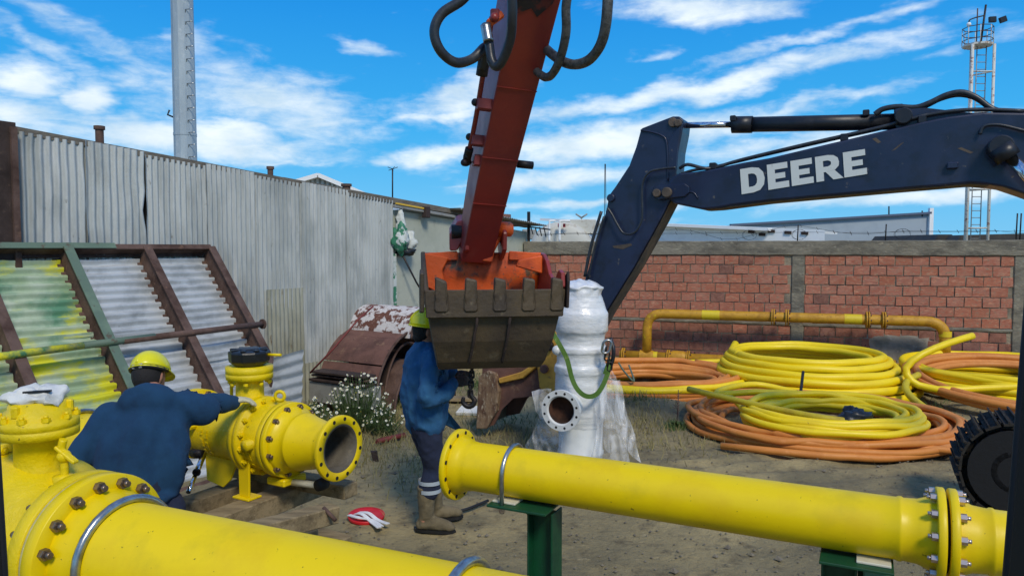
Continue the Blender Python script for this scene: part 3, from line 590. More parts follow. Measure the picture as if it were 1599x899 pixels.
# tanker
tk = thing('tank_truck', 'dirty white tank truck parked behind the brick wall', 'truck', P(870, 387, 21))
c = P(876, 372, 21); m = MB()
vs = []; 
m.lathe([(0, .001), (0, .5), (.03, .72), (.12, .86), (5, .86)], c + V((0, 0, -.38)), V((.12, 1, 0)), 32); m.v = [V(((p.x - c.x) * 1.08 + c.x, p.y, p.z)) for p in m.v]
m.build('tank', 'tank_white', tk)
MB().box(P(890, 354, 21.2) + V((.25, .3, 0)), (1.0, .6, .42)).build('rear_panel', 'tank_white', tk, bevel=.02)
for u in (873, 881): MB().box(P(u, 352, 20.86), (.07, .05, .1)).build('lamp', 'red_lamp', tk)
for (u0, u1) in ((858, 861), (874, 884)):
    MB().tube(spline([P(u0, 378, 20.7), P(u0, 348, 20.7), P(u0 + 2, 345, 20.7), P(u1 + 6, 345, 20.75)], 5), .03, 6).build('rail', 'far_white', tk)
MB().box(P(826, 366, 22), (.4, .3, .3)).build('side_box', 'tin_grey', tk, bevel=.02)

# ------------------------------------------------------------------ lattice tower
TY = 32; tw = thing('lattice_tower', 'tall white lattice tower with railed platform and floodlights at the right', 'tower', (P(1518, 387, TY).x, TY, 0))
tx = P(1516, 380, TY).x; hw = .46; zt = P(1530, 73, TY).z
leg = [(-1, -1), (1, -1), (0, 1)]
def tl(i, z): f = 1; return V((tx + leg[i][0] * hw * f, TY + leg[i][1] * hw * .9, z))
for i in range(3): MB().tube([tl(i, 0), tl(i, zt)], .06, 6).build('leg', 'cyan_light_paint', tw)
z = 1.5
while z < zt:
    for i in range(3): MB().tube([tl(i, z), tl((i + 1) % 3, z)], .035, 5).build('cross_brace', 'cyan_light_paint', tw)
    z += 1.65
ld = MB(); 
for dx in (-.2, .2): ld.tube([(tx + .12 + dx, TY - .1, 0), (tx + .12 + dx, TY - .1, zt + .1)], .022, 5)
ld.build('ladder_rail', 'tin_grey', tw)
rung = MB().tube([(-.2, 0, 0), (.2, 0, 0)], .016, 4).mesh('rung', m='tin_grey'); z = .3
while z < zt: inst(rung, 'rung', tw, (tx + .12, TY - .1, z)); z += .3
MB().lathe([(0, .001), (0, .58), (.08, .58), (.08, .001)], (tx, TY, zt), Z, 8, False).build('platform', 'cyan_light_paint', tw)
for h in (.26, .52, .78): MB().tube(ringpts((tx, TY, zt + h), Z, .58, 8, .5), .018, 5, closed=True).build('railing', 'rust_brown', tw)
for p in ringpts((tx, TY, zt), Z, .58, 8, .5): MB().tube([p, p + Z * .78], .018, 5).build('railing_post', 'cyan_light_paint', tw)
MB().tube([(tx + .12, TY, zt), (tx + .3, TY, zt + 1.75)], .04, 6).build('mast', 'dark_iron', tw)
MB().tube(spline([(tx + .25, TY, zt + 1.3), (tx - .1, TY, zt + 1.22), (tx - .36, TY, zt + 1.12), (tx - .4, TY, zt + 1.0)], 4), .028, 6).build('camera_arm', 'dark_iron', tw)
MB().ball((tx - .4, TY, zt + .93), .09).build('camera_dome', 'far_white', tw)
MB().tube([(tx - .05, TY, zt), (tx - .05, TY, zt + 1.6)], .025, 5).build('rod', 'rust_brown', tw)
for (dx, tilt) in ((.28, .1), (.72, .6)): MB().box((tx + dx, TY - .5, zt + .98), (.30, .12, .24), V((1, 0, tilt * .6))).build('floodlight', 'black_plastic', tw, bevel=.02)

# ------------------------------------------------------------------ leaning frame
fr = thing('leaning_panel', 'large steel-framed corrugated panel leaning against the shed, partly sprayed green and yellow', 'panel', wpt(ws(318), 0, 1.8))
def tp(u): p = wpt(ws(u)); return p + Z * 2.3 + wn * .04
dn_ = (wn * 1.8 - Z * 2.3).normalized(); LEN = 2.92; Nf = wd.cross(dn_).normalized()
if Nf.z < 0: Nf = -Nf
us = [-50, 95, 218, 318]; sp = [ws(u) for u in us]
def fpnt(s_, t_, o=0): return wpt(s_ - .03) + Z * 2.19 + wn * .03 + dn_ * t_ + Nf * o
def Ibeam(a, b, d, w, t_, name, m, up, flange_m=None):
    MB().bar(a, b, t_, d, up).build(name, m, fr, bevel=.002)
    A = (b - a).normalized()
    MB().bar(a + up * d / 2, b + up * d / 2, w, t_ * 1.2, up).build('beam_flange', flange_m or m, fr, bevel=.002); MB().bar(a - up * d / 2, b - up * d / 2, w, t_ * 1.2, up).build('beam_flange', m, fr, bevel=.002)
for i, s_ in enumerate(sp):
    Ibeam(fpnt(s_, 0, .10), fpnt(s_, LEN - .12, .10), .22, .10, .012, 'beam', 'rust_brown', Nf, 'green_beam' if i == 1 else None)
Ibeam(fpnt(sp[0] - .9, -.03, .09), fpnt(sp[3] + .04, -.03, .09), .14, .07, .012, 'top_beam', 'rust_brown', Nf, None)
MB().bar(fpnt(sp[0] - .9, -.03, .182), fpnt(sp[2] - .35, -.03, .182), .072, .008, Nf).build('painted_edge', 'green_beam', fr)
MB().bar(fpnt(sp[0] - .9, LEN, .09), fpnt(sp[3] + .04, LEN, .09), .07, .14, Nf).build('bottom_beam', 'rust_brown', fr, bevel=.004)
tc_ = 1.22
MB().tube([fpnt(sp[1] + .1, tc_ + .02, .23), fpnt(sp[3] + .13, tc_, .23)], .035, 12).build('cross_pipe', 'rust_brown', fr)
MB().tube([fpnt(sp[1] - .3, tc_ + .02, .23), fpnt(sp[1] + .45, tc_ + .01, .23)], .0365, 12).build('cross_pipe', 'green_beam', fr)
mat('pipe_spray', (150, 150, 100), .6, layers=[((210, 200, 30), 2.2, .48, .56), ((70, 120, 80), 3, .55, .65)])
MB().tube([fpnt(sp[0] - .6, tc_ + .05, .23), fpnt(sp[1] - .3, tc_ + .02, .23)], .036, 12).build('cross_pipe', 'pipe_spray', fr)
MB().lathe([(0, .035), (0, .062), (.015, .062), (.015, .001)], fpnt(sp[3] + .12, tc_, .23), wd, 16, False).build('pipe_cap', 'rust_brown', fr)
mat('sprayed_sheet', (150, 170, 132), .55, layers=[((184, 196, 172), 1.6, .45, .65), ((92, 140, 108), 1.3, .52, .66), ((206, 204, 40), 1.1, .50, .58, (1, 1, 2))], bump=.12, bscale=10, rnd=.05)
k = 60
for i in range(-1, 3):
    a = sp[i] + .035 if i >= 0 else sp[0] - .85; b = sp[i + 1] - .03 if i >= 0 else sp[0] - .03
    cuts = [.06, 1.0 + .05 * i, 1.95, LEN - .05] if i < 2 else [.06, 1.5, LEN - .05]
    for j in range(len(cuts) - 1):
        k += 1; O = fpnt(a - .02, cuts[j] - .02, .005 + .012 * (j % 2))
        hg = b - a + .03; wdt = cuts[j + 1] - cuts[j] + .03
        sheet('corrugated_sheet', fr, O, dn_, wd, Nf, wdt, hg, .105, .022, 'sprayed_sheet' if i <= 0 else 'zinc_white', seed=k, wob=.014, rows=12)
# small folded sheet beyond the valve
fs_ = thing('loose_sheet', 'short corrugated sheet propped beside the black-capped valve', 'metal sheet', G(460, 690))
sheet('corrugated_sheet', fs_, P(424, 640, 8.6), V((.05, 0, 1)).normalized(), (P(480, 560, 8.3) - P(424, 576, 8.6)).normalized(), V((0, -1, 0)), .62, .52, .13, .022, 'zinc_white', seed=91, rows=6)

# ------------------------------------------------------------------ steel shells
Fr = V((-1.85, 9.8, 0)); ax = -wn
def shell(name, label, F0, halfw, h, length, m, th=.012, a0=0, a1=180, z0=0, ribs=(), grp='cut steel shells stacked by the shed', seams=()):
    C = F0 + wd * halfw; t_ = thing(name, label, 'steel shell', F0 + Z * z0, grp)
    def pt(a, s_, r=1): return C + ax * s_ + wd * (-math.cos(a) * (halfw + r)) + Z * (z0 + math.sin(a) * (h + r))
    cuts = [a0] + list(seams) + [a1]
    for c in range(len(cuts) - 1):
        mb = MB(); n = 14; vs = []
        A = [R(cuts[c] + .5 + (cuts[c + 1] - cuts[c] - 1) * i / n) for i in range(n + 1)]; off = .01 * (c % 2)
        for a in A:
            for s_ in (0, length * .33, length * .66, length):
                for rr in (off, off - th): vs.append(pt(a, s_, rr + noise.noise(V((a * 2, s_ * 2, h))) * .012))
        fs = []
        for i in range(n):
            for j in range(3):
                q = i * 8 + j * 2; fs += [(q, q + 8, q + 10, q + 2), (q + 1, q + 3, q + 11, q + 9)]
            q = i * 8; fs += [(q, q + 1, q + 9, q + 8), (q + 6, q + 14, q + 15, q + 7)]
        fs += [(0, 2, 3, 1), (2, 4, 5, 3), (4, 6, 7, 5)]; q = n * 8; fs += [(q + 1, q + 3, q + 2, q), (q + 3, q + 5, q + 4, q + 2), (q + 5, q + 7, q + 6, q + 4)]
        mb.add(vs, fs, False); mb.build('plate', m, t_)
    mb = MB(); mb.tube([pt(R(a0 + (a1 - a0) * i / 30), 0, .012) for i in range(31)], .018, 5); mb.build('rim', 'rust_brown', t_)
    return t_
shell('steel_shell', 'largest rusty curved steel shell, arched over the others', Fr, .92, 1.12, 1.12, 'rust_plate', seams=(38, 66, 120))
shell('steel_shell', 'curved shell with flaking white paint lying on top of the big rusty one', Fr + wd * .68 + ax * -.1, .42, .46, 1.2, 'flaking_white', z0=.98, a0=5, a1=175)
shell('steel_shell', 'smaller rusty shell nested low inside the big one', Fr + wd * .28 - ax * .12, .62, .68, .9, 'rust_brown')
shell('steel_shell', 'thin dark shell nested behind inside the big one', Fr + wd * .34 + ax * .12, .52, .92, .8, 'rust_dark')
sl = thing('plate_stack', 'flat rusty and grey plates stacked at the foot of the steel shells', 'steel plates', Fr - wd * .1 + ax * .5)
for k, (z, dz, m) in enumerate(((.30, .28, 'tin_grey'), (.47, .03, 'rust_dark'), (.53, .025, 'rust_brown'), (.58, .03, 'rust_dark'))):
    MB().box(Fr - wd * (.02 + .03 * (k % 2)) + ax * (.52) + Z * z, (1.1 - .04 * k, .25, dz), ax, wd).build('plate', m, sl, bevel=.004)
MB().tube([P(583, 478, 9.9), P(560, 498, 9.75), P(520, 545, 9.5), P(484, 582, 9.5)], .012, 6).build('rod', 'red_scrap', label='thin reddish rod leaning over the curved steel shells', cat='rod')

# ------------------------------------------------------------------ hanging sack + stick
sk = thing('hanging_sack', 'green and white woven sack hanging on the end of the corrugated shed', 'sack', WP(622, 380))
def cloud(c, r, name, m, parent, sd_=0, amp=.5, n=20, mm_=14):
    mb = MB().ball(c, r, n, mm_)
    for p in mb.v: d = p - V(c); p += d * noise.noise(d * (3 / max(r)) + V((sd_, 0, 0))) * amp + d * noise.noise(d * (8 / max(r)) + V((sd_, 3, 0))) * amp * .4
    return mb.build(name, m, parent)
p = WP(620, 350) + wn * .08; cloud(p, (.08, .06, .22), 'sack_neck', 'bag_white', sk, 2)
cloud(WP(618, 374) + wn * .1, (.14, .1, .27), 'sack_body', 'bag_green', sk, 5); cloud(WP(631, 380) + wn * .12, (.12, .08, .2), 'sack_fold', 'bag_white', sk, 8)
cloud(WP(625, 393) + wn * .1, (.17, .1, .07), 'sack_base', 'black_plastic', sk, 9)
MB().tube([WP(621, 400) + wn * .12, WP(636, 440) + wn * .2, WP(653, 484) + wn * .35], .016, 6).build('stick', 'dark_iron', label='thin dark stick leaning on the pale green wall under the sack', cat='stick')

# ------------------------------------------------------------------ old pipe manifold along the brick wall
mf = thing('pipe_manifold', 'loop of old ochre yellow gas pipe with flanges, along the brick wall', 'pipework', bp(bs(1000), 0, .4))
def MP(u, v): return PP(u, v, BA - .42, BB)
r0 = .095
def elbow(a, c, b, r, k=6):
    a, b, c = V(a), V(b), V(c); d1 = (a - c).normalized() * r; d2 = (b - c).normalized() * r
    return [c + d1 * (1 - t_) ** 2 + d2 * t_ ** 2 for t_ in [i / k for i in range(k + 1)]]
A0, A1, A2, A3 = MP(1010, 552), MP(1010, 489), MP(1477, 493), MP(1477, 575)
A1 = V((A0.x, A0.y, A1.z)); A3 = V((A2.x, A2.y, .4)); A2.z = A1.z
MB().tube([A0] + elbow(A0, A1, A2, .32) + elbow(A1, A2, A3, .32) + [A3], r0, 16).build('upper_pipe', 'yellow_aged', mf)
LZ = MP(1010, 556).z; La, Lb = MP(968, 556), MP(1505, 556); La.z = Lb.z = LZ
dr_ = (Lb - La).normalized()
MB().tube([La, Lb], r0 * 1.05, 16).build('lower_pipe', 'yellow_aged', mf)
MB().lathe([(-.14, r0 * 1.3), (.14, r0 * 1.3)], V((A0.x, A0.y, LZ)), dr_, 16).build('tee', 'yellow_aged', mf)
def flg(c, d, r, t_, parent, m, n=20, name='flange'):
    o = MB().lathe([(-t_ / 2, 0), (-t_ / 2, r), (t_ / 2, r), (t_ / 2, 0)], c, d, n, False).build(name, m, parent, bevel=.004); return o
nuto = hexnut(.02, .02, .5, 1.5).mesh('bolt', m='rust_brown')
def flpair(u, row):
    c = MP(u, 493 if row else 556); c.z = A1.z if row else LZ
    for q in (-.02, .02): flg(c + dr_ * q, dr_, .155, .024, mf, 'yellow_aged')
    for p in ringpts(c + dr_ * .03, dr_, .128, 8): inst(nuto, 'bolt', mf, p, dr_)
for u in (1207, 1229, 1355, 1380): flpair(u, 1)
for u in (1044, 1075, 1395, 1436, 974): flpair(u, 0)
MB().lathe([(-.2, r0 * 1.1), (-.1, r0 * 1.5), (.1, r0 * 1.5), (.2, r0 * 1.1)], V((MP(1059, 556).x, MP(1059, 556).y, LZ)), dr_, 16).build('valve_body', 'yellow_aged', mf)
mat('band_yellow', (216, 190, 34), .5, layers=[((180, 150, 30), 9, .6, .7)])
for (u, row, l) in ((1110, 1, .17), (1332, 1, .15), (1023, 0, .06)):
    c = MP(u, 493); c.z = A1.z if row else LZ; MB().lathe([(-l, r0 * 1.03 + (0 if row else .008)), (l, r0 * 1.03 + (0 if row else .008))], c, dr_, 16).build('paint_band', 'band_yellow', mf)
MB().lathe([(-.05, r0 * 1.1), (.05, r0 * 1.1)], V((A2.x, A2.y, .75)), Z, 16).build('paint_band', 'band_yellow', mf)

# ------------------------------------------------------------------ pipe coils
def coil(name, label, c, loops, r, m, grp, wob=.03, sd_=0, start=0, tail=None, head=None, k=36, sq=1.0):
    """loops: list of (radius, z, dx, dy, tilt) ; one continuous tube"""
    pts = []; n = len(loops)
    for i in range(n):
        a, b = loops[i], loops[min(i + 1, n - 1)]
        for q in range(k):
            f = q / k; e = 0 if f < .6 else (f - .6) / .4; L_ = [a[j] * (1 - e) + b[j] * e for j in range(5)]
            th = start + 2 * math.pi * f; wv = noise.noise(V((math.cos(th) * 1.2, math.sin(th) * 1.2, i * 3.3 + sd_))) * wob
            x = math.cos(th) * (L_[0] + wv); y = math.sin(th) * (L_[0] + wv) * sq
            pts.append(V((c[0] + L_[2] + x, c[1] + L_[3] + y, L_[1] + y * L_[4] + noise.noise(V((math.cos(th) * 2, math.sin(th) * 2, i * 5.1 + sd_ + 9))) * wob * .5)))
    if head: pts = [V(p) for p in head] + pts
    if tail: pts = pts + [V(p) for p in tail]
    pts = spline(pts, 2); mb = MB().tube(pts, r, 10); return mb.build(name, m, org=(c[0], c[1], 0), label=label, cat='pipe coil', group=grp)
GC = 'coils of plastic gas pipe'
cA = P(1265, 500, 12.15)
lo = []
for i, (rr, z) in enumerate([(1.30, .08), (1.52, .08), (1.36, .20), (1.48, .21), (1.2, .3), (1.42, .32), (1.1, .4), (1.34, .42), (1.05, .48), (1.24, .51), (.98, .52), (1.14, .58)]): lo.append((rr, z, random.uniform(-.03, .03) - z * .28, random.uniform(-.03, .03), random.uniform(-.01, .01)))
coil('pipe_coil', 'tallest heap of thick yellow pipe coil near the wall', (cA.x, 12.0), lo, .062, 'coil_yellow', GC, .035, 1, start=R(200), head=[(cA.x - 1.0, 12.9, .62), (cA.x - 1.22, 12.55, .42), (cA.x - 1.42, 12.1, .25)])
cC = P(1285, 500, 9.25)
lo = [(1.74, .05, 0, 0, 0), (1.62, .05, .03, .05, 0), (1.5, .05, .02, -.1, 0), (1.68, .10, .05, 0, 0), (1.38, .06, .1, .1, 0), (1.56, .13, -.05, .03, 0), (1.26, .06, 0, .05, 0), (1.45, .12, .0, .08, 0), (1.64, .17, .06, .02, 0), (1.15, .08, 0, 0, 0), (1.34, .16, .05, .05, 0), (1.70, .18, -.08, .08, 0), (1.52, .20, .04, 0, 0)]
coil('pipe_coil', 'wide flat orange pipe coil under the small yellow one', (cC.x, 9.25), lo, .040, 'coil_orange', GC, .10, 4, start=R(250), sq=.86, head=[(cC.x - 1.55, 8.25, .06)], tail=[(cC.x + .9, 7.9, .1), (cC.x + 2.1, 7.85, .1), (cC.x + 3.2, 8.1, .1)])
cB = P(1300, 500, 8.75)
lo = [(1.02, .22, 0, 0, 0), (.94, .22, .04, 0, 0), (1.06, .28, .03, -.04, .0), (.84, .24, 0, .05, 0), (.98, .30, .0, 0, .0), (.72, .26, -.05, .05, 0), (.90, .32, .05, .03, 0), (1.03, .35, .04, .03, .01), (.8, .33, 0, .02, 0), (.96, .38, .02, .03, .02)]
coil('pipe_coil', 'small yellow pipe coil bound with black tape, lying on the orange one', (cB.x, 8.75), lo, .041, 'coil_yellow', GC, .07, 9, start=R(100), sq=.78, tail=[(cB.x - .6, 9.65, .40), (cB.x - 1.25, 9.6, .36)])
MB().tube(spline([P(1075, 607, 9.6), P(1120, 618, 9.2), P(1200, 636, 8.6), P(1290, 653, 8.15), P(1380, 662, 8.1)], 6), .038, 10).build('loose_pipe', 'coil_olive', label='loose olive yellow pipe end lying across the low coils', cat='pipe')
MB().tube(spline([P(1180, 641, 9.0), P(1166, 646, 9.0), P(1150, 626, 9.4), P(1120, 612, 9.9), P(1180, 600, 10.4), P(1260, 618, 10.1)], 6), .045, 10).build('loose_pipe', 'coil_yellow', label='loose yellow pipe loop between the tall coil and the orange coil', cat='pipe')
tp_ = thing('tape_binding', 'black tape wrapped round the inner strands of the small yellow coil', 'tape', P(1335, 655, 9.2))
c = G(1336, 653, .40); cloud(c, (.19, .1, .10), 'tape', 'black_plastic', tp_, 3, .35)
cloud(G(1330, 645, .42), (.1, .09, .08), 'tape_fold', 'black_plastic', tp_, 6, .35)
cD = P(1008, 500, 11.75)
lo = [(1.4, .06, 0, 0, 0), (1.3, .10, .0, 0, 0), (1.42, .13, .05, 0, 0), (1.1, .12, 0, 0, 0), (1.25, .2, 0, 0, 0), (1.0, .18, 0, .05, 0), (1.32, .25, .1, 0, .0), (1.1, .25, 0, 0, 0), (1.4, .3, .1, .05, .03)]
coil('pipe_coil', 'orange pipe coil tied with green string beside the wrapped filter', (cD.x, 11.75), lo, .053, 'coil_orange', GC, .06, 14, start=R(60), sq=.74)
lo = [(1.3, .06, 0, 0, 0), (1.44, .2, .02, 0, 0), (1.48, .22, .1, .05, 0)]
coil('pipe_coil', 'yellow pipe coil mixed into the orange one beside the wrapped filter', (cD.x + .02, 11.77), lo, .05, 'coil_yellow', GC, .06, 19, start=R(90), sq=.74, tail=[(cD.x + 1.6, 12.9, .3), (cD.x + 2.6, 12.2, .12), (cD.x + 3.2, 11.6, .1)])
MB().tube(spline([P(966, 566, 11.0), P(975, 580, 10.9), P(990, 595, 10.75), P(982, 570, 11.2)], 5), .014, 5).build('green_string', 'green_beam', label='green string tied round the orange coil beside the filter', cat='string')
cE = P(1575, 500, 11.7)
lo = []
for i, (rr, z) in enumerate([(1.2, .07), (1.5, .07), (1.36, .09), (1.60, .12), (1.26, .18), (1.55, .22), (1.4, .24), (1.3, .30), (1.5, .33), (1.22, .34), (1.46, .36), (1.32, .36), (1.50, .40), (1.25, .38)]): lo.append((rr, z, random.uniform(-.05, .05), random.uniform(-.04, .04), 0))
e0 = [P(1519, 524, 11.0), P(1480, 536, 10.9), P(1440, 553, 10.8), P(1415, 574, 10.8), P(1424, 595, 10.7), P(1450, 605, 10.6), P(1500, 608, 10.45)]
coil('pipe_coil', 'big yellow pipe coil at the right with one end sticking up', (cE.x, 11.7), lo[::-1], .052, 'coil_yellow', GC, .05, 23, start=R(285), head=e0)
MB().tube(spline([P(1434, 585, 10.9), P(1416, 596, 10.7), P(1418, 614, 10.4), P(1450, 640, 9.9), P(1490, 652, 9.7)], 6), .05, 10).build('loose_pipe', 'coil_olive', label='short yellow pipe bend hanging behind the tilted orange coil', cat='pipe')
cF = P(1622, 500, 10.9)
lo = [(1.55, .24, 0, 0, .10), (1.66, .24, 0, 0, .11), (1.60, .32, .0, .0, .10), (1.74, .31, 0, .02, .10), (1.48, .21, .02, 0, .11)]
coil('pipe_coil', 'orange pipe coil tilted over the big yellow coil at the right', (cF.x, 10.9), lo, .050, 'coil_orange', GC, .03, 31, start=R(20), sq=.92)

# ------------------------------------------------------------------ wrapped filter vessel
wf = thing('wrapped_filter', 'tall white filter vessel wrapped in stretch film with a flanged side nozzle', 'filter', (P(905, 600, 7.45).x, 7.45, 0))
wc = V((P(907, 600, 7.45).x, 7.45, 0)); q = 7.45 / F_PX
def wz(v): return P(907, v, 7.45).z
pr = [(-.02, .31), (wz(705), .235), (wz(700), .245), (wz(695), .225), (wz(650), .225), (wz(600), .24), (wz(578), .25)]
MB().lathe([(0, .225), (wz(708), .225), (wz(706), .235), (wz(702), .235), (wz(700), .225), (wz(655), .225)], wc, Z, 40).build('lower_shell', 'white_enamel', wf)
m = MB(); prof = [(wz(662), .228), (wz(645), .25), (wz(620), .265), (wz(600), .262), (wz(583), .256), (wz(579), .268), (wz(570), .268), (wz(566), .248), (wz(550), .246), (wz(547), .258), (wz(541), .258), (wz(538), .244), (wz(525), .242), (wz(520), .25), (wz(515), .272), (wz(488), .272), (wz(482), .25), (wz(470), .225), (wz(462), .205), (wz(452), .20), (wz(448), .215), (wz(440), .14), (wz(437), .04), (wz(436), .001)]
pp = []
for i in range(len(prof) - 1):
    for j in range(3): f = j / 3; pp.append((prof[i][0] * (1 - f) + prof[i + 1][0] * f, prof[i][1] * (1 - f) + prof[i + 1][1] * f))
pp.append(prof[-1]); m.lathe(pp, wc, Z, 64)
for p in m.v:
    d = V((p.x - wc.x, p.y - wc.y, 0)); rr = d.length; 
    if rr > .01:
        d /= rr; top = 1 + 2.2 * max(0, min(1, (p.z - wz(470)) / .15)); a = math.atan2(d.y, d.x)
        p += d * (noise.noise(V((math.cos(a) * 2, math.sin(a) * 2, p.z * 9))) * .007 + noise.noise(V((math.cos(a) * 5, math.sin(a) * 5, p.z * 22))) * .006) * top; p.z += noise.noise(V((p.x * 14, p.y * 14, 1))) * .012 * (top - 1)
m.build('film_wrap', 'wrap_white', wf)
fo = P(875, 641, 7.02); nd = (V((-.35, -1, 0.0))).normalized(); nb_ = V((wc.x, wc.y, fo.z))
nd = (fo - (nb_ + V((-.02, 0, 0)))).normalized(); 
MB().lathe([(-.36, .135), (-.03, .135)], fo, nd, 32).build('nozzle', 'white_enamel', wf)
MB().lathe([(-.035, .13), (-.035, .2), (0, .2), (0, .145), (-.02, .13), (-.3, .128)], fo, nd, 40, False).build('nozzle_flange', 'white_enamel', wf)
MB().lathe([(-.018, .1305), (-.03, .127), (-.115, .125), (-.115, .001)], fo, nd, 32).build('nozzle_bore', 'bore_rust', wf)
hole = MB().lathe([(0, .001), (0, .012)], (0, 0, 0), Z, 10, False, flip=True).mesh('bolt_hole_disc', m='deep_black')
hole2 = MB().lathe([(0, .001), (0, .0125), (.001, .0125), (.001, .001)], (0, 0, 0), Z, 10, False).mesh('bolt_hole_disc', m='deep_black')  # flat black disc, painted shade of a drilled hole
for p in ringpts(fo + nd * .001, nd, .172, 12, .5): inst(hole2, 'bolt_hole_disc', wf, p, nd)
MB().ball(wc + V((-.25, -.08, wz(545))), (.05, .05, .05)).build('side_plug', 'white_enamel', wf)
# loose film skirt
def film(pts_top, pts_bot, name, amp, sd_, nx_=26, ny=30):
    tpz = spline(pts_top, 16); bt = spline(pts_bot, 16); n = min(len(tpz), len(bt)); mb = MB(); vs = []
    for j in range(ny + 1):
        f = j / ny
        for i in range(n):
            p = tpz[i].lerp(bt[i], f); w_ = amp * (.4 + f); x = V((p.x * 8, p.z * 1.6, sd_)); rg = (.3 - abs(noise.noise(x * 1.6 + V((7, 0, 0))))) * w_ * 1.6 + (.3 - abs(noise.noise(x * 3.7))) * w_ * .7; vs.append(p + V((noise.noise(x) * w_, -rg - math.sin(f * 3.1) * .04, noise.noise(x * 2 + V((3, 0, 0))) * w_ * .5)))
    mb.add(vs, [(j * n + i, j * n + i + 1, (j + 1) * n + i + 1, (j + 1) * n + i) for j in range(ny) for i in range(n - 1)], True); return mb.build(name, 'clear_film', wf)
film([P(938, 560, 7.25), P(950, 570, 7.3), P(962, 590, 7.4)], [P(925, 722, 7.1), P(962, 726, 7.0), P(992, 724, 7.2)], 'film_sheet', .08, 1)
film([P(925, 610, 7.2), P(945, 600, 7.2), P(968, 592, 7.35)], [P(935, 690, 7.2), P(955, 705, 7.15), P(975, 650, 7.35)], 'film_sheet', .05, 5)
film([P(830, 612, 7.3), P(842, 608, 7.28), P(862, 606, 7.28)], [P(834, 640, 7.3), P(844, 648, 7.3), P(856, 655, 7.3)], 'film_sheet', .05, 9)
film([P(846, 640, 7.35), P(860, 668, 7.28), P(880, 680, 7.2)], [P(820, 705, 7.4), P(840, 718, 7.3), P(872, 724, 7.25)], 'film_sheet', .07, 13)
film([P(955, 590, 7.2), P(965, 640, 7.2), P(975, 690, 7.2)], [P(972, 600, 7.4), P(985, 650, 7.4), P(998, 722, 7.3)], 'film_sheet', .06, 17)
# sling
def ribbon(pts, w, wv, mbk, k=6):
    pts = spline(pts, k); mb = MB(); vs = []
    for i, p in enumerate(pts):
        T = (pts[min(i + 1, len(pts) - 1)] - pts[max(0, i - 1)]).normalized(); s_ = T.cross(V(wv)).normalized(); nn2 = V(wv).normalized()
        vs += [p - s_ * w / 2, p + s_ * w / 2, p + s_ * w / 2 + nn2 * .006, p - s_ * w / 2 + nn2 * .006]
    n = len(pts); mb.add(vs, [(i * 4 + j, i * 4 + (j + 1) % 4, i * 4 + 4 + (j + 1) % 4, i * 4 + 4 + j) for i in range(n - 1) for j in range(4)]); return mb
sg = thing('lifting_sling', 'green webbing sling draped across the front of the wrapped filter', 'sling', P(905, 615, 7.1))
ribbon([P(862, 518, 7.22), P(872, 535, 7.15), P(885, 560, 7.12), P(893, 590, 7.1), P(902, 608, 7.06), P(915, 618, 7.04), P(930, 616, 7.06), P(942, 600, 7.1), P(951, 575, 7.14), P(953, 560, 7.2)], .046, (0.1, -1, 0), None).build('webbing', 'sling_green', sg)
ribbon([P(953, 562, 7.18), P(949, 572, 7.12), P(945, 584, 7.12)], .05, (0.1, -1, 0), None).build('webbing_end', 'sling_green', sg)
sc_ = thing('shackle_chain', 'dark shackle and chain links on the right side of the wrapped filter', 'shackle', P(948, 540, 7.15))
def link(c, a, b, L_, w, r, parent, name='link', m='dark_iron'):
    a, b = V(a).normalized(), V(b).normalized(); pts = []
    for i in range(16):
        t_ = 2 * math.pi * i / 16; pts.append(V(c) + a * (math.cos(t_) * w + (0)) + b * (math.sin(t_) * w + (L_ / 2 - w) * (1 if math.sin(t_) > 0 else -1)))
    return MB().tube(pts, r, 6, closed=True).build(name, m, parent)
link(P(947, 541, 7.1), (1, 0, 0), (.2, 0, 1), .13, .04, .014, sc_, 'shackle', 'galvanised')
for k in range(4): link(P(946 + 2 * k, 548 + k * 8, 7.12), (1 if k % 2 else .3, .2 if k % 2 else 1, 0), (.1, 0, 1), .085, .024, .009, sc_)
MB().tube(spline([P(953, 528, 7.2), P(958, 545, 7.15), P(957, 560, 7.15), P(953, 572, 7.15)], 5), .02, 8).build('hook', 'black_paint', sc_)
# ------------------------------------------------------------------ dark excavator (plane Y = DA + DB X)
DA, DB = 8.73, -.5
dv = V((1, DB, 0)).normalized(); dback = V((-dv.y, dv.x, 0))      # away from camera
def DP(u, v, o=0): return PP(u, v, DA, DB) + dback * o
ex = thing('dark_excavator', 'dark navy excavator with its arm lettered DEERE reaching in from the right', 'excavator', (4.2, 6.9, 0))
boom = [(1045, 284), (1050, 276), (1062, 270), (1079, 269), (1112, 264), (1160, 254), (1200, 247), (1300, 223), (1398, 200), (1440, 190), (1480, 182), (1537, 175), (1599, 176), (1680, 184), (1760, 205), (1760, 400), (1700, 352), (1640, 318), (1599, 303), (1566, 292), (1540, 288), (1517, 286), (1470, 290), (1400, 296), (1300, 305), (1200, 314), (1140, 321), (1121, 325), (1095, 327), (1072, 322), (1052, 318), (1042, 308), (1040, 295)]
bp_ = [DP(*p) for p in boom]
bo = MB().prism(bp_, dback * .42).build('boom', 'navy_paint', ex, bevel=.02, seg=2)
MB().prism([DP(u, v + 1.2, .02) for (u, v) in ((1098, 326), (1121, 324.5), (1200, 314), (1300, 305), (1400, 296), (1470, 290), (1517, 286), (1545, 288))] + [DP(u, v - 3, .02) for (u, v) in ((1545, 288), (1517, 286), (1470, 290), (1400, 296), (1300, 305), (1200, 314), (1121, 324.5), (1098, 326))], dback * .38).build('boom_underside', 'dusty_black', ex)
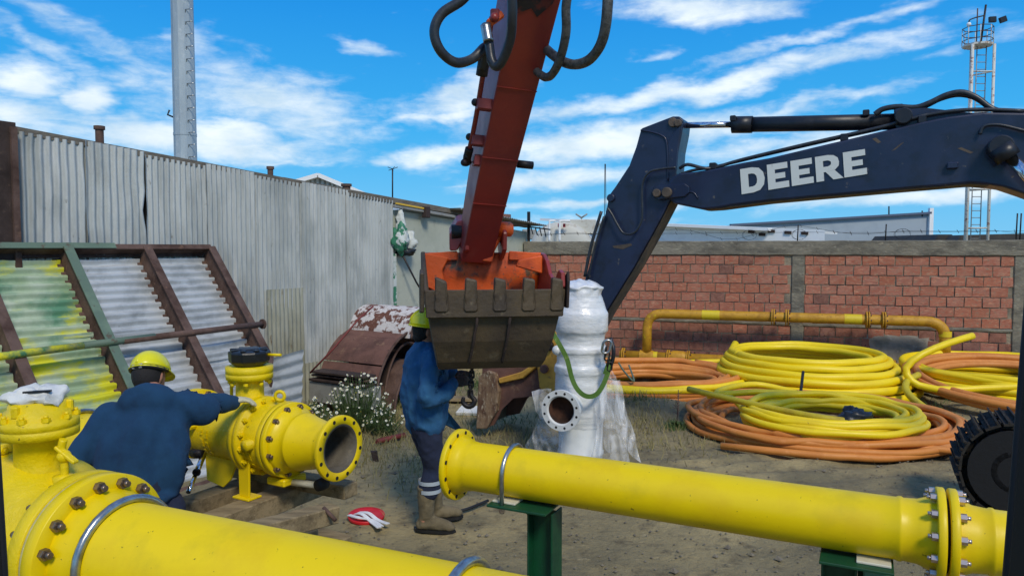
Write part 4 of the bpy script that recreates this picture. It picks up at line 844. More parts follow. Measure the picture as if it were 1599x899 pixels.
stick = [(999.6, 200), (1028, 189), (1049, 181), (1060, 181), (1066, 187), (1064, 205), (1058, 235), (1056, 262), (1052, 290), (1046, 312), (1030, 343), (990, 415), (943, 491), (905, 566), (868, 600), (850, 596), (862, 566), (900, 470), (913, 432), (945, 328), (949, 305), (960, 290), (981, 258), (992, 228)]
MB().prism([DP(u, v, .03) for (u, v) in stick], dback * .34).build('stick', 'navy_paint', ex, bevel=.015, seg=2)
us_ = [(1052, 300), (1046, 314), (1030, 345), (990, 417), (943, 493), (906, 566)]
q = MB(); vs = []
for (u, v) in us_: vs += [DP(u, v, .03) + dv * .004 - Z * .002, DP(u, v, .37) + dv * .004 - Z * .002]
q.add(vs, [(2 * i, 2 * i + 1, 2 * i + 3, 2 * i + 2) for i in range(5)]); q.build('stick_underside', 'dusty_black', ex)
# pivot plates and pins
def dpin(u, v, r, o=-.03, l=.06, name='pin', m='dusty_black'): return MB().lathe([(0, .001), (0, r), (l, r), (l, .001)], DP(u, v, o), dback, 16, False).build(name, m, ex, bevel=.008)
MB().prism([DP(u, v, -.03) for (u, v) in ((1018, 300), (1022, 292), (1034, 290), (1070, 287), (1077, 292), (1077, 301), (1070, 307), (1030, 312), (1020, 309))], dback * .05).build('pivot_plate', 'navy_paint', ex, bevel=.006)
dpin(1027, 302, .045, -.06, .05); dpin(1043, 301, .055, -.07, .06); dpin(1050, 191, .05, 0, .06); dpin(1058, 192, .04, -.01, .06); dpin(953, 309, .045, 0, .05, 'pin', 'navy_paint'); dpin(1411, 181, .075, -.02, .1, 'pin', 'black_paint')
# arm cylinder
def dt(pts, r, name, m, n=12, k=0): 
    p = [DP(*x) for x in pts]; p = spline(p, k) if k else p
    return MB().tube(p, r, n).build(name, m, ex)
dt([(1060, 191.5, .2), (1142, 190, .2)], .033, 'cylinder_rod', 'chrome', 16)
dt([(1138, 190.5, .2), (1170, 190, .2)], .088, 'cylinder_gland', 'black_paint', 16)
dt([(1166, 190, .2), (1400, 185, .2)], .078, 'arm_cylinder', 'black_paint', 16)
MB().prism([DP(u, v, .08) for (u, v) in ((1396, 168), (1412, 162), (1428, 164), (1520, 174), (1560, 180), (1470, 186), (1400, 203))], dback * .26).build('cylinder_bracket', 'navy_paint', ex, bevel=.01)
for (u, v) in ((1141, 182), (1352, 173), (1405, 164)): MB().box(DP(u, v, .15), (.06, .08, .06), dv).build('fitting', 'black_paint', ex, bevel=.008)
for (pts, r) in (([(1366, 176, .1), (1378, 168, .1), (1400, 164, .1), (1430, 165, .1), (1452, 158, .1), (1480, 145, .1), (1505, 141, .1), (1528, 150, .1), (1550, 166, .1), (1580, 175, .1), (1620, 178, .1)], .026),
                 ([(1366, 178, .18), (1380, 165, .18), (1405, 163, .18), (1440, 163, .18), (1470, 149, .2), (1498, 142, .2), (1524, 146, .2), (1548, 160, .2), (1570, 168, .2), (1620, 172, .2)], .022),
                 ([(1060, 262, .05), (1074, 257, .0), (1100, 263, .0), (1118, 260, .05), (1160, 248, .05), (1260, 224, .05), (1370, 199, .05), (1450, 178, .05), (1520, 170, .05), (1600, 172, .05)], .018),
                 ([(1060, 270, .12), (1080, 264, .12), (1116, 258, .12), (1200, 238, .12), (1300, 215, .12), (1380, 197, .12), (1460, 176, .1), (1530, 168, .1), (1620, 172, .1)], .016),
                 ([(1056, 262, -.03), (1035, 264, -.03), (1014, 270, -.03), (1004, 290, -.03), (1004, 335, -.03), (1000, 352, -.03), (990, 364, -.03), (975, 364, -.03), (965, 350, -.03), (957, 335, -.03), (950, 325, -.03)], .013),
                 ([(940, 330, -.02), (925, 380, -.02), (914, 432, -.02)], .018), ([(944, 338, -.02), (930, 386, -.02), (919, 435, -.02)], .012),
                 ([(1530, 210, -.03), (1536, 198, -.03), (1560, 196, -.03), (1599, 205, -.03), (1640, 214, -.03)], .014)):
    dt(pts, r, 'hydraulic_hose', 'hose_black', 8, 5)
for (u, v) in ((1112, 259), (1318, 214), (1440, 186)): MB().box(DP(u, v, .06), (.07, .1, .07), dv).build('hose_clamp', 'black_paint', ex, bevel=.008)
MB().tube([DP(1558, 232, -.12), DP(1572, 250, -.12)], .10, 14).build('cylinder_eye', 'black_paint', ex)
MB().lathe([(0, .001), (0, .1), (.16, .1), (.16, .001)], DP(1560, 232, -.16), dback, 20, False).build('boom_pin', 'black_paint', ex, bevel=.01)
dt([(1574, 248, -.12), (1640, 320, -.12)], .05, 'boom_cylinder_rod', 'chrome', 16)
MB().box(DP(1487, 259, -.02), (.09, .05, .06), dv).build('boss', 'navy_paint', ex, bevel=.01)
MB().prism([DP(u, v, .025) for (u, v) in ((955, 384), (984, 380), (986, 383), (972, 389), (958, 387))], dback * .004).build('scrape', 'dusty_black', ex)
dt([(999.6, 203, .022), (1018, 206, .022), (1034, 212, .022), (1040, 222, .022), (1042, 250, .022), (1042, 282, .022)], .010, 'weld_bead', 'navy_paint', 6, 4)
dt([(1066, 300, -.004), (1082, 300, -.004), (1090, 310, -.004)], .008, 'weld_bead', 'navy_paint', 6, 4)
MB().prism([DP(u, v, .015) for (u, v) in ((1042, 222), (1056, 200), (1062, 196), (1057, 240), (1054, 286), (1044, 286))], dback * .02).build('cheek_plate', 'navy_paint', ex, bevel=.006)
for (u0, v0, u1, v1) in ((1392, 236, 1412, 222), (1362, 217, 1376, 222), (1495, 232, 1520, 238)): MB().prism([DP(u, v, -.0015) for (u, v) in ((u0, v0), (u0 + 6, v0 - 2), (u1, v1), (u1 - 5, v1 + 2))], dback * .003).build('scrape', 'dusty_black', ex)
# lettering traced in a stencil frame
def let(s0, s1, poly, hole=None):
    def f(x, y): s_ = s0 + (s1 - s0) * x; return DP(1100 + (175 + 587 * s_ - 8 * y) / 2.996, 120 + (550 - 95 * s_ - 117 * y) / 2.996, -.006)
    mb = MB()
    if hole: # ring strip
        n = len(poly); a = [f(*p) for p in poly]; b = [f(*p) for p in hole]; 
        mb.add(a + b + [p - dback * .004 for p in a] + [p - dback * .004 for p in b], [(2 * n + i, 2 * n + (i + 1) % n, 3 * n + (i + 1) % n, 3 * n + i) for i in range(n)] + [(i, 2 * n + i, 2 * n + (i + 1) % n, (i + 1) % n) for i in range(n)] + [(n + i, n + (i + 1) % n, 3 * n + (i + 1) % n, 3 * n + i) for i in range(n)])
    else: mb.prism([f(*p) for p in poly], -dback * .004)
    return mb
Epoly = [(0, 0), (1, 0), (1, .25), (.36, .25), (.36, .39), (.84, .39), (.84, .61), (.36, .61), (.36, .76), (.97, .76), (.97, 1), (0, 1)]
O_ = [(0, 0), (.5, 0), (.78, .06), (.95, .25), (1, .5), (.95, .75), (.78, .94), (.5, 1), (0, 1), (0, .5)]
I_ = [(.32, .24), (.48, .24), (.58, .27), (.66, .36), (.68, .5), (.66, .64), (.58, .73), (.48, .76), (.32, .76), (.32, .5)]
let(0, .19, O_, I_).build('letter', 'letter_white', ex)
for (a, b) in ((.213, .38), (.40, .575), (.818, 1.0)): let(a, b, Epoly).build('letter', 'letter_white', ex)
RO = [(0, .34), (.52, .34), (.75, .38), (.9, .52), (.92, .67), (.88, .84), (.72, .96), (.5, 1), (0, 1), (0, .6)]
RI = [(.3, .55), (.48, .55), (.54, .57), (.60, .61), (.61, .67), (.60, .73), (.54, .77), (.48, .79), (.3, .79), (.3, .65)]
m = let(.596, .80, RO, RI)
for pl in ([(0, 0), (.3, 0), (.3, .34), (0, .34)], [(.66, 0), (1.06, 0), (.72, .38), (.38, .34)]):
    e = let(.596, .80, pl); m.add(e.v, e.f)
m.build('letter', 'letter_white', ex)
# bucket of the dark excavator and yellow link
bk = [(752, 575), (790, 566), (830, 548), (862, 540), (872, 575), (862, 604), (838, 618), (800, 622), (782, 640), (770, 664), (748, 668), (750, 640)]
MB().prism([DP(u, v, .02) for (u, v) in bk], dback * .03).build('bucket_side', 'rust_plate', ex)
MB().prism([DP(u, v, .72) for (u, v) in bk], dback * .03).build('bucket_side', 'rust_plate', ex)
shp = [(748, 668), (752, 575), (790, 566), (830, 548), (862, 540), (872, 575)]; q = MB(); vs = []
for (u, v) in shp: vs += [DP(u, v, .05), DP(u, v, .72)]
q.add(vs, [(2 * i, 2 * i + 1, 2 * i + 3, 2 * i + 2) for i in range(5)]); q.build('bucket_shell', 'bucket_steel', ex, solid=.02)
MB().prism([DP(u, v, -.05) for (u, v) in ((746, 668), (750, 588), (762, 578), (776, 582), (782, 610), (778, 640), (762, 668))], dback * .12).build('tooth', 'timber_rust', ex, bevel=.01)
lk = [(858, 520), (872, 512), (876, 540), (884, 575), (884, 612), (872, 622), (846, 604), (842, 566)]
MB().prism([DP(u, v, -.08) for (u, v) in lk], dback * .1).build('link_casting', 'loader_yellow', ex, bevel=.02, seg=2)
dpin(862, 538, .06, -.13, .06, 'pin', 'dark_iron'); dpin(855, 574, .05, -.12, .05, 'pin', 'rust_plate')
MB().prism([DP(u, v, -.04) for (u, v) in ((780, 590), (815, 580), (838, 566), (840, 572), (818, 590), (782, 598))], dback * .1).build('link_arm', 'loader_yellow', ex, bevel=.01)
# track
th_, tw_ = V((-.894, .447, 0)), V((.447, .894, 0)); tcn_ = V((4.2, 6.04, .43)); tr_ = .40
MB().box(tcn_ - th_ * 1.6 + tw_ * .3, (3.2, .42, .55), th_).build('track_frame', 'deep_black', ex)
for (o, r) in ((0, .30), (-1.1, .2), (-1.9, .2)): MB().lathe([(.02, .001), (.02, r * .4), (0, r * .45), (0, r * .6), (.05, r * .7), (.05, r), (.5, r), (.5, .001)], tcn_ + th_ * o, tw_, 28).build('track_wheel', 'deep_black', ex)
sh_ = MB(); sh_.box((0, 0, 0), (.118, .6, .020)); sh_.box((-.045, 0, .026), (.014, .6, .036)); sh_.box((.022, 0, .02), (.012, .6, .026)); sh_.box((.0, 0, -.04), (.1, .3, .05)); sh_.box((.06, .15, -.004), (.03, .12, .016)); sh_.box((.06, -.15, -.004), (.03, .12, .016))
she = sh_.mesh('track_shoe', m='track_steel'); n = 9
for k in range(n + 1):
    a = math.pi * (k / n) + .1; nrm = th_ * math.sin(a) + Z * math.cos(a); tg = th_ * math.cos(a) - Z * math.sin(a)
    inst(she, 'track_shoe', ex, tcn_ + tw_ * .3 + nrm * (tr_ + .0), nrm, tg)
for k in range(17):
    inst(she, 'track_shoe', ex, tcn_ + tw_ * .3 - th_ * (.12 + .145 * k) + Z * (tr_ - .01 * math.sin(k * .5)), Z, th_); inst(she, 'track_shoe', ex, tcn_ + tw_ * .3 - th_ * (.12 + .145 * k) - Z * tr_, -Z, th_)
MB().lathe([(0, .001), (0, .35), (.03, .35), (.03, .31), (.57, .31), (.57, .35), (.6, .35), (.6, .001)], tcn_, tw_, 32, False).build('idler', 'deep_black', ex)

# ------------------------------------------------------------------ orange excavator arm and bucket
oe = thing('orange_excavator_arm', 'faded red excavator stick coming down from above with an orange bucket', 'excavator arm', P(770, 570, 5.8))
S0, S1 = P(744, 408, 5.95), P(840, 0, 4.75); Ld = (S1 - S0).normalized(); aL = V((.975, .22, 0)); aL = (aL - Ld * aL.dot(Ld)).normalized(); bkv = aL.cross(Ld).normalized()
if bkv.y < 0: bkv = -bkv
Lt = 3.6
def sp_(t_, a, b): return S0 + Ld * t_ + aL * a + bkv * b
def swid(t_): return .125 + .012 * t_
q = MB(); vs = []
for (t_, dp) in ((-.02, .20), (.35, .30), (1.2, .44), (2.2, .5), (Lt, .5)):
    w = swid(t_); vs += [sp_(t_, -w, 0), sp_(t_, w, 0), sp_(t_, w, dp), sp_(t_, -w, dp)]
q.add(vs, [(i * 4 + j, i * 4 + (j + 1) % 4, i * 4 + 4 + (j + 1) % 4, i * 4 + 4 + j) for i in range(4) for j in range(4)] + [(3, 2, 1, 0), (16, 17, 18, 19)]); q.build('stick', 'excavator_red', oe, bevel=.012, seg=2)
mat('bare_patch', (40, 34, 38), .55, layers=[((110, 48, 40), 6, .5, .6)])
q = MB().prism([sp_(t_, a, -.003) for (t_, a) in ((2.0, -.12), (2.05, -.03), (2.0, .02), (2.1, .10), (2.5, .14), (2.5, -.14), (2.1, -.13))], bkv * .004).build('worn_patch', 'bare_patch', oe)
for t_ in (.55, .95, 1.5): MB().bar(sp_(t_, -swid(t_), -.002), sp_(t_, swid(t_), -.002), .008, .006, Ld).build('weld_seam', 'excavator_red', oe)
# side tubing, brackets
def otube(pts, r, name, m, n=10, k=6, caps=True): return MB().tube(spline([P(*p) for p in pts], k), r, n, caps=caps).build(name, m, oe)
otube([(768, 28, 4.75), (760, 80, 4.95), (752, 130, 5.1), (742, 190, 5.3), (732, 238, 5.45)], .018, 'steel_pipe', 'excavator_red', 10, 3)
otube([(733, 232, 5.42), (729, 250, 5.48), (731, 256, 5.5)], .032, 'pipe_valve', 'dark_iron')
for (u, v, Y, w, h) in ((757, 164, 5.2, .12, .075), (746, 220, 5.4, .1, .075), (748, 251, 5.48, .09, .08)): MB().box(P(u, v, Y), (w, .09, h), aL).build('pipe_bracket', 'excavator_red', oe, bevel=.006)
for (u, v, Y) in ((742, 160, 5.2), (733, 214, 5.4), (729, 244, 5.45), (725, 254, 5.45)): MB().ball(P(u, v, Y), .028, 8, 6).build('clamp_bolt', 'dark_iron', oe)
MB().bar(P(762, 38, 4.72), P(784, 22, 4.75), .05, .05).build('elbow_fitting', 'excavator_orange', oe, bevel=.01); MB().box(P(773, 24, 4.74), (.06, .06, .07)).build('elbow_fitting', 'excavator_red', oe, bevel=.01)
MB().ball(P(772, 28, 4.7), .03).build('clamp_bolt', 'excavator_red', oe); MB().lathe([(0, .001), (0, .03), (.12, .03), (.12, .001)], P(808, 256, 5.55), aL, 10).build('clamp_bolt', 'dark_iron', oe)
otube([(830, -100, 4.5), (775, -70, 4.45), (745, -30, 4.5), (722, 0, 4.5), (690, 22, 4.5), (678, 50, 4.5), (688, 80, 4.52), (712, 98, 4.6), (738, 92, 4.7), (757, 74, 4.75), (758, 84, 4.8), (753, 108, 4.85)], .031, 'hydraulic_hose', 'hose_black')
otube([(757, 86, 4.82), (752, 118, 4.88)], .04, 'hose_ferrule', 'dark_iron')
otube([(759, 38, 4.68), (764, 70, 4.66), (768, 95, 4.64), (776, 104, 4.62), (786, 92, 4.58), (797, 60, 4.5), (800, 20, 4.42), (802, -40, 4.4), (830, -90, 4.5)], .030, 'hydraulic_hose', 'hose_black')
otube([(758, 40, 4.66), (763, 66, 4.64)], .034, 'hose_ferrule', 'galvanised')
otube([(850, -130, 4.55), (885, -80, 4.5), (890, -30, 4.5), (884, 10, 4.55), (884, 50, 4.6), (876, 88, 4.7), (864, 114, 4.8), (852, 121, 4.9), (838, 112, 5.0)], .028, 'hydraulic_hose', 'hose_sleeve')
otube([(850, -150, 4.5), (920, -100, 4.4), (946, -30, 4.4), (948, 20, 4.42), (940, 65, 4.5), (922, 92, 4.6), (900, 101, 4.7), (880, 97, 4.8), (862, 85, 4.9), (848, 72, 5.05)], .032, 'hydraulic_hose', 'hose_sleeve')
# bucket
yaw = R(9); ba = V((math.cos(yaw), math.sin(yaw), 0)); bf = V((math.sin(yaw), -math.cos(yaw), 0)); bc = P(768, 480, 5.75); bc.z = 0
def bk_(a, f, z): return bc + ba * (a * .89 - .03) + bf * f + Z * z
#  profile going from lip down round the heel and up the back: (f, z, halfwidth)
prof = [(.42, 1.985, .56), (.40, 1.86, .55), (.33, 1.62, .50), (.24, 1.46, .455), (.12, 1.39, .44), (-.05, 1.385, .44), (-.22, 1.45, .46), (-.34, 1.62, .49), (-.40, 1.85, .53), (-.38, 2.05, .54), (-.33, 2.26, .55)]
q = MB(); vs = []; NW = 8
for (f, z, w) in prof:
    for i in range(NW + 1): vs.append(bk_(-w + 2 * w * i / NW, f, z))
q.add(vs[:5 * (NW + 1)], [(j * (NW + 1) + i, j * (NW + 1) + i + 1, (j + 1) * (NW + 1) + i + 1, (j + 1) * (NW + 1) + i) for j in range(4) for i in range(NW)], False)
bs_ = q.build('bucket_bottom', 'bucket_steel', oe, solid=.03)
q = MB(); q.add(vs[4 * (NW + 1):], [(j * (NW + 1) + i, j * (NW + 1) + i + 1, (j + 1) * (NW + 1) + i + 1, (j + 1) * (NW + 1) + i) for j in range(0, 6) for i in range(NW)], True); q.build('bucket_back', 'excavator_orange', oe, solid=.025)
# lip plate and wear bars
q = MB(); q.prism([bk_(-.56, .452, 1.80), bk_(.56, .452, 1.80), bk_(.575, .462, 2.0), bk_(-.575, .462, 2.0)], -bf * .035); q.build('lip_plate', 'bucket_steel', oe, bevel=.006)
q = MB(); vs = []
for (a0_, a1_) in ((-.15, -.2), (.12, .08)):
    m = MB(); pts = [bk_(a0_ + (a1_ - a0_) * (j / 8) + noise.noise(V((j, a0_ * 9, 0))) * .008, f, z) for j, (f, z) in enumerate([(.447 - .008 + .0, 1.8), (.415, 1.74), (.392, 1.68), (.372, 1.62), (.345, 1.58), (.322, 1.54), (.297, 1.5), (.268, 1.46), (.258, 1.44)])]
    m.tube(pts, .011, 5); m.build('weld_seam', 'rust_dark', oe)
def sideplate(sg_, out, name, m):
    def wv(z, f=0): return sg_ * (.44 + (.12) * max(0, min(1, (z - 1.4) / .6)))
    q = MB(); vs = []; poly = [(f, z) for (f, z, w) in prof] + out
    cx = sum(p[0] for p in poly) / len(poly)
    pts = [bk_(wv(z) + sg_ * .012, f, z) for (f, z) in poly]; q.prism(pts, ba * (-.03 * sg_)); return q.build(name, m, oe, bevel=.004)
sideplate(-1, [(-.22, 2.27), (0.0, 2.13), (.12, 2.03), (.25, 1.93), (.36, 1.96)], 'side_plate', 'bucket_steel')
sideplate(1, [(-.22, 2.25), (-.10, 2.20), (.02, 2.10), (.14, 2.06), (.24, 2.05), (.32, 2.11), (.38, 2.14), (.46, 2.12), (.47, 2.02)], 'side_plate', 'excavator_red')
MB().prism([bk_(-.575, f, z) for (f, z) in ((.47, 2.12), (.40, 2.15), (.28, 2.1), (.2, 1.98), (.25, 1.82), (.44, 1.84))], -ba * .03).build('side_cutter', 'bucket_steel', oe, bevel=.006)
MB().prism([bk_(.585, f, z) for (f, z) in ((.49, 2.06), (.47, 2.13), (.40, 2.10), (.30, 2.03), (.3, 1.86), (.46, 1.86))], ba * .02).build('side_cutter', 'rust_dark', oe, bevel=.006)
for i in range(5):
    a = -.44 + i * .236; m = MB()
    j_ = random.uniform(-.012, .012); pr_ = [(-.042, .455, 1.83), (.042, .455, 1.83), (.05, .49, 1.95), (.056 + j_, .47, 2.075 + j_), (-.036 + j_, .47, 2.085 - j_), (-.05, .49, 1.96)]
    fr_ = [bk_(a + x, f, z) for (x, f, z) in pr_]; m.prism(fr_, -bf * .075)
    tth = m.build('tooth', 'bucket_steel', oe, bevel=.016, seg=2)
    m = MB(); m.prism([bk_(a + x, .468, z) for (x, z) in ((-.06, 1.86), (-.045, 1.84), (.045, 1.84), (.06, 1.86), (.06, 1.98), (-.06, 1.98))], -bf * .05); m.build('tooth_adapter', 'bucket_steel', oe, bevel=.01)
# top ears, braces
for (a, s_) in ((-.36, 1), (.36, -1)):
    MB().prism([bk_(a + s_ * x, -.33 + .02, z) for (x, z) in ((-.19, 2.255), (.12, 2.275), (.12, 2.2), (-.19, 2.19))], bf * .012).build('back_rib', 'excavator_orange', oe, bevel=.006)
for a in (-.19, .15): MB().prism([bk_(a, f, z) for (f, z) in ((-.30, 2.2), (-.12, 2.28), (-.1, 2.42), (-.2, 2.5), (-.32, 2.48), (-.42, 2.3))], ba * .035).build('hinge_ear', 'excavator_red', oe, bevel=.008)
MB().prism([bk_(x, -.29, z) for (x, z) in ((-.55, 2.26), (-.56, 2.0), (-.4, 1.93), (-.36, 2.0), (-.38, 2.12), (-.32, 2.22))], bf * .03).build('corner_gusset', 'excavator_orange', oe, bevel=.008)
MB().prism([bk_(x, -.2, z) for (x, z) in ((.52, 2.24), (.3, 2.2), (.28, 2.15), (.4, 2.12), (.52, 2.09))], bf * .05).build('corner_gusset', 'excavator_orange', oe, bevel=.008)
MB().lathe([(0, .001), (0, .06), (.10, .06), (.12, .04), (.12, .001)], P(778, 358, 5.95), ba, 16).build('pin_cap', 'excavator_orange', oe)
MB().lathe([(0, .001), (0, .06), (.16, .06), (.16, .001)], P(705, 362, 6.0), ba, 16).build('pin_cap', 'dark_iron', oe)
MB().prism([P(u, v, 5.98) for (u, v) in ((702, 392), (702, 366), (714, 346), (726, 344), (724, 372), (714, 392))], bkv * .1 + V((0, .1, 0))).build('link_arm', 'excavator_red', oe, bevel=.01)
MB().prism([P(u, v, 5.95) for (u, v) in ((752, 408), (764, 372), (776, 352), (786, 366), (772, 392), (768, 410))], V((0, .12, 0))).build('link_arm', 'excavator_orange', oe, bevel=.01)
# chain and hook under bucket
ch = thing('chain_hook', 'dark chain with an open lifting hook hanging under the orange bucket', 'hook', P(736, 575, 5.75))
for k in range(6): link(P(737 - .5 * k, 577 + 7.5 * k, 5.72), (1 if k % 2 else .3, .2 if k % 2 else 1, 0), (0, 0, 1), .062, .018, .008, ch)
MB().tube(spline([P(734, 612, 5.72), P(737, 619, 5.72), P(741, 625, 5.72), P(738, 632, 5.72), P(730, 634, 5.72), (P(723, 628, 5.72)), P(724, 620, 5.72)], 6), [.014 + .008 * math.sin(math.pi * i / 36) for i in range(37)], 8).build('hook', 'dark_iron', ch)

# ------------------------------------------------------------------ right pipe spool
def bore_end(parent, O, A, R_o, R_i, th=.03, n=48, bolt=True, nb=12, rb=None, neck=None):
    """open flange end, face at O, A points into the pipe"""
    MB().lathe([(.02, R_i), (0, R_i + .004), (0, R_o - .003), (.003, R_o), (th - .003, R_o), (th, R_o - .003), (th, R_i + .012), (th + .1, neck or R_i + .009)], O, A, n).build('flange', 'yellow_paint', parent)
rp = thing('pipe_spool', 'yellow flanged gas pipe crossing the right foreground on green stands', 'pipe', (-.324, 4.24, .6))
O1 = V((-.324, 4.24, 1.043)); D1 = V((2.204, -1.06, 0)).normalized()
def X1(t_): return O1 + D1 * t_
m = MB().lathe([(.03, .128), (.03, .170), (.035, .172), (.075, .150), (.11, .139), (.118, .1405), (.126, .137), (2.2, .1365), (2.275, .1365), (2.285, .1415), (2.297, .1415), (2.306, .1365), (2.36, .14), (2.40, .155), (2.43, .158)], O1, D1, 64); m.build('pipe', 'yellow_paint', rp)
MB().lathe([(.0, .128), (.0, .2), (.003, .203), (.027, .203), (.030, .2), (.030, .16)], O1, D1, 64).build('flange', 'yellow_paint', rp)
MB().lathe([(.0, .1285), (.3, .126), (.3, .001)], O1, D1, 40).build('bore', 'pipe_bore', rp)
for p in ringpts(O1 + D1 * .031, D1, .181, 12, .4): inst(hole2, 'bolt_hole_disc', rp, p, D1)
def flpair2(parent, c, A, R_, th, gap, nb, rb, me, mn, backneck=None):
    for s_ in (-1, 1): MB().lathe([(0, .1), (0, R_ - .004), (.004, R_), (th - .004, R_), (th, R_ - .004), (th, .1)], c + A * (s_ * gap / 2 if s_ > 0 else -gap / 2 - th), A, 64).build('flange', mn, parent)
    MB().lathe([(-gap / 2, R_ * .78), (gap / 2, R_ * .78)], c, A, 40).build('gasket', 'deep_black', parent)
    for p in ringpts(c + A * (gap / 2 + th), A, rb, nb, .5): inst(me, 'bolt', parent, p, A)
    for p in ringpts(c - A * (gap / 2 + th), A, rb, nb, .5): inst(me, 'bolt', parent, p, -A)
fc1 = X1(2.47)
flpair2(rp, fc1, D1, .203, .034, .014, 12, .181, NUTZ, 'yellow_paint')
MB().lathe([(.04, .16), (.06, .158), (.10, .142), (.155, .1365), (.163, .142), (.175, .142), (.183, .1365), (1.0, .1365)], fc1, D1, 64).build('pipe', 'yellow_paint', rp)
def ubolt(c, D, r, rr, parent, drop, name='u_bolt'):
    side = D.cross(Z).normalized(); pts = [c - side * r - Z * drop] + [c - side * r * math.cos(a) + Z * r * math.sin(a) for a in [math.pi * i / 20 for i in range(21)]] + [c + side * r - Z * drop]
    return MB().tube(pts, rr, 10).build(name, 'galvanised', parent)
def stand(label, D, O, tpost, tu, pr, hz, side_=1, ub=True):
    s_ = thing('pipe_stand', label, 'pipe stand', V((O.x + D.x * tpost, O.y + D.y * tpost, 0)), 'green steel stands under the pipes')
    c = O + D * tpost; zt = O.z - pr - .014; nrm = D.cross(Z).normalized(); w = .14
    pc_ = V((c.x, c.y, zt / 2 - .02)); Hh = zt - .02
    for q in (-1, 1): MB().box(pc_ + D * (q * w / 2), (.011, w, Hh), D).build('post_flange', 'green_steel', s_, bevel=.002)
    MB().box(pc_, (w - .011, .009, Hh), D).build('post_web', 'green_steel', s_)
    MB().box(V((c.x, c.y, -.005)), (.3, .3, .02), D).build('base_plate', 'green_steel', s_, bevel=.003)
    u = O + D * tu; mid = (c + u) / 2; l = abs(tpost - tu) + .16
    MB().box(V((mid.x, mid.y, zt + .003)), (l, .36, .012), D).build('bracket_plate', 'green_steel', s_, bevel=.002)
    sgn = 1 if tu > tpost else -1
    a = c + D * sgn * w * .55; MB().prism([V((a.x, a.y, zt - .004)) - nrm * .1, V((u.x, u.y, zt - .004)) + D * sgn * .06 - nrm * .1, V((u.x, u.y, zt - .05)) + D * sgn * .06 - nrm * .1, V((u.x, u.y, zt - .09)) + D * sgn * .0 - nrm * .1, V((a.x, a.y, zt - .16)) - nrm * .1], nrm * .01).build('bracket_gusset', 'green_steel', s_)
    MB().box(V((u.x, u.y, zt + .015)) , (.14, .26, .012), D).build('pad', 'white_pad', s_, bevel=.003)
    if not ub: return s_
    ubolt(O + D * tu, D, pr + .014, .0125, s_, pr + .05)
    for q in (-1, 1):
        p = O + D * tu + nrm * q * (pr + .014); inst(NUTZ, 'nut', s_, V((p.x, p.y, zt - .03)), Z)
    return s_
stand('near green steel stand with rod clamp under the left end of the pipe', D1, O1, .56, .37, .1365, 0)
s2_ = stand('green steel stand at the bottom edge under the right end of the pipe', D1, O1, 2.05, 2.19, .1365, 0, ub=False)
u = O1 + D1 * 2.2; MB().box(V((u.x, u.y, O1.z - .1365 - .16)), (.10, .16, .22), D1).build('bracket_block', 'teal_steel', s2_, bevel=.006)

# ------------------------------------------------------------------ front left pipe with valve
lp = thing('large_valve_line', 'big yellow pipe and valve filling the lower left corner', 'pipe', (-1.7, 2.9, .7))
O2 = V((-1.68, 2.9, 1.098)); D2 = V((.917, -.399, 0)).normalized()
def X2(t_): return O2 + D2 * t_
PR = .203
MB().lathe([(.06, .24), (.08, .238), (.12, .225), (.17, PR + .004), (.178, PR + .008), (.186, PR + .008), (.194, PR), (3.2, PR)], O2, D2, 80).build('pipe', 'yellow_paint', lp)
MB().lathe([(0, .2), (0, .2945), (.004, .2985), (.056, .2985), (.060, .2945), (.060, .23)], O2, D2, 80).build('flange', 'yellow_paint', lp)
MB().lathe([(-.020, .2), (-.020, .289), (0, .289)], O2, D2, 64).build('gasket', 'cream_gasket', lp)
MB().lathe([(-.085, .2), (-.085, .2945), (-.081, .2985), (-.024, .2985), (-.020, .2945), (-.020, .2)], O2, D2, 80).build('flange', 'yellow_cast', lp)
bolts(NUTB, lp, X2(.060), D2, .262, 16, .2); bolts(NUTB, lp, X2(-.085), -D2, .262, 16, .2)
MB().lathe([(-.85, .27), (-.75, .31), (-.62, .325), (-.45, .335), (-.30, .325), (-.2, .28), (-.15, .25), (-.085, .24)], O2, D2, 64).build('valve_body', 'yellow_cast', lp)
MB().lathe([(-.55, .335), (-.55, .37), (-.50, .37), (-.50, .335)], O2, D2, 64).build('body_rib', 'yellow_cast', lp)
bolts(NUTY, lp, X2(-.5), D2, .352, 20, .3)
nk = X2(-.31); nk.z = 0
n0 = O2.z
MB().lathe([(n0 + .22, .115), (n0 + .30, .095), (n0 + .42, .092), (n0 + .428, .146), (n0 + .462, .148), (n0 + .465, .143), (n0 + .468, .148), (n0 + .50, .147), (n0 + .505, .125), (n0 + .535, .122), (n0 + .54, .11), (n0 + .575, .105), (n0 + .577, .001)], nk, Z, 40).build('valve_neck', 'yellow_cast', lp)
for p in ringpts(nk + Z * (n0 + .502), Z, .134, 10, .2): inst(NUTY, 'bolt', lp, p, Z)
for a in (20, 140, 260):
    p = nk + V((math.cos(R(a)) * .11, math.sin(R(a)) * .11, n0 + .545)); MB().box(p, (.035, .03, .05), V((math.cos(R(a)), math.sin(R(a)), 0))).build('clamp_lug', 'yellow_cast', lp, bevel=.006)
bgt = thing('plastic_wrap', 'crumpled white plastic bundled on top of the large valve at the left edge', 'plastic wrap', nk + Z * (n0 + .57))
m = MB().ball(nk + Z * (n0 + .588), (.115, .105, .03), 28, 16)
for p in m.v: p += noise.noise_vector(p * 30) * .022 + noise.noise_vector(p * 11) * .03
m.build('plastic', 'paper_white', bgt)
MB().box(nk + Z * (n0 + .618) + V((.03, -.05, 0)), (.1, .02, .008), V((1, .3, 0))).build('tape', 'black_plastic', bgt)
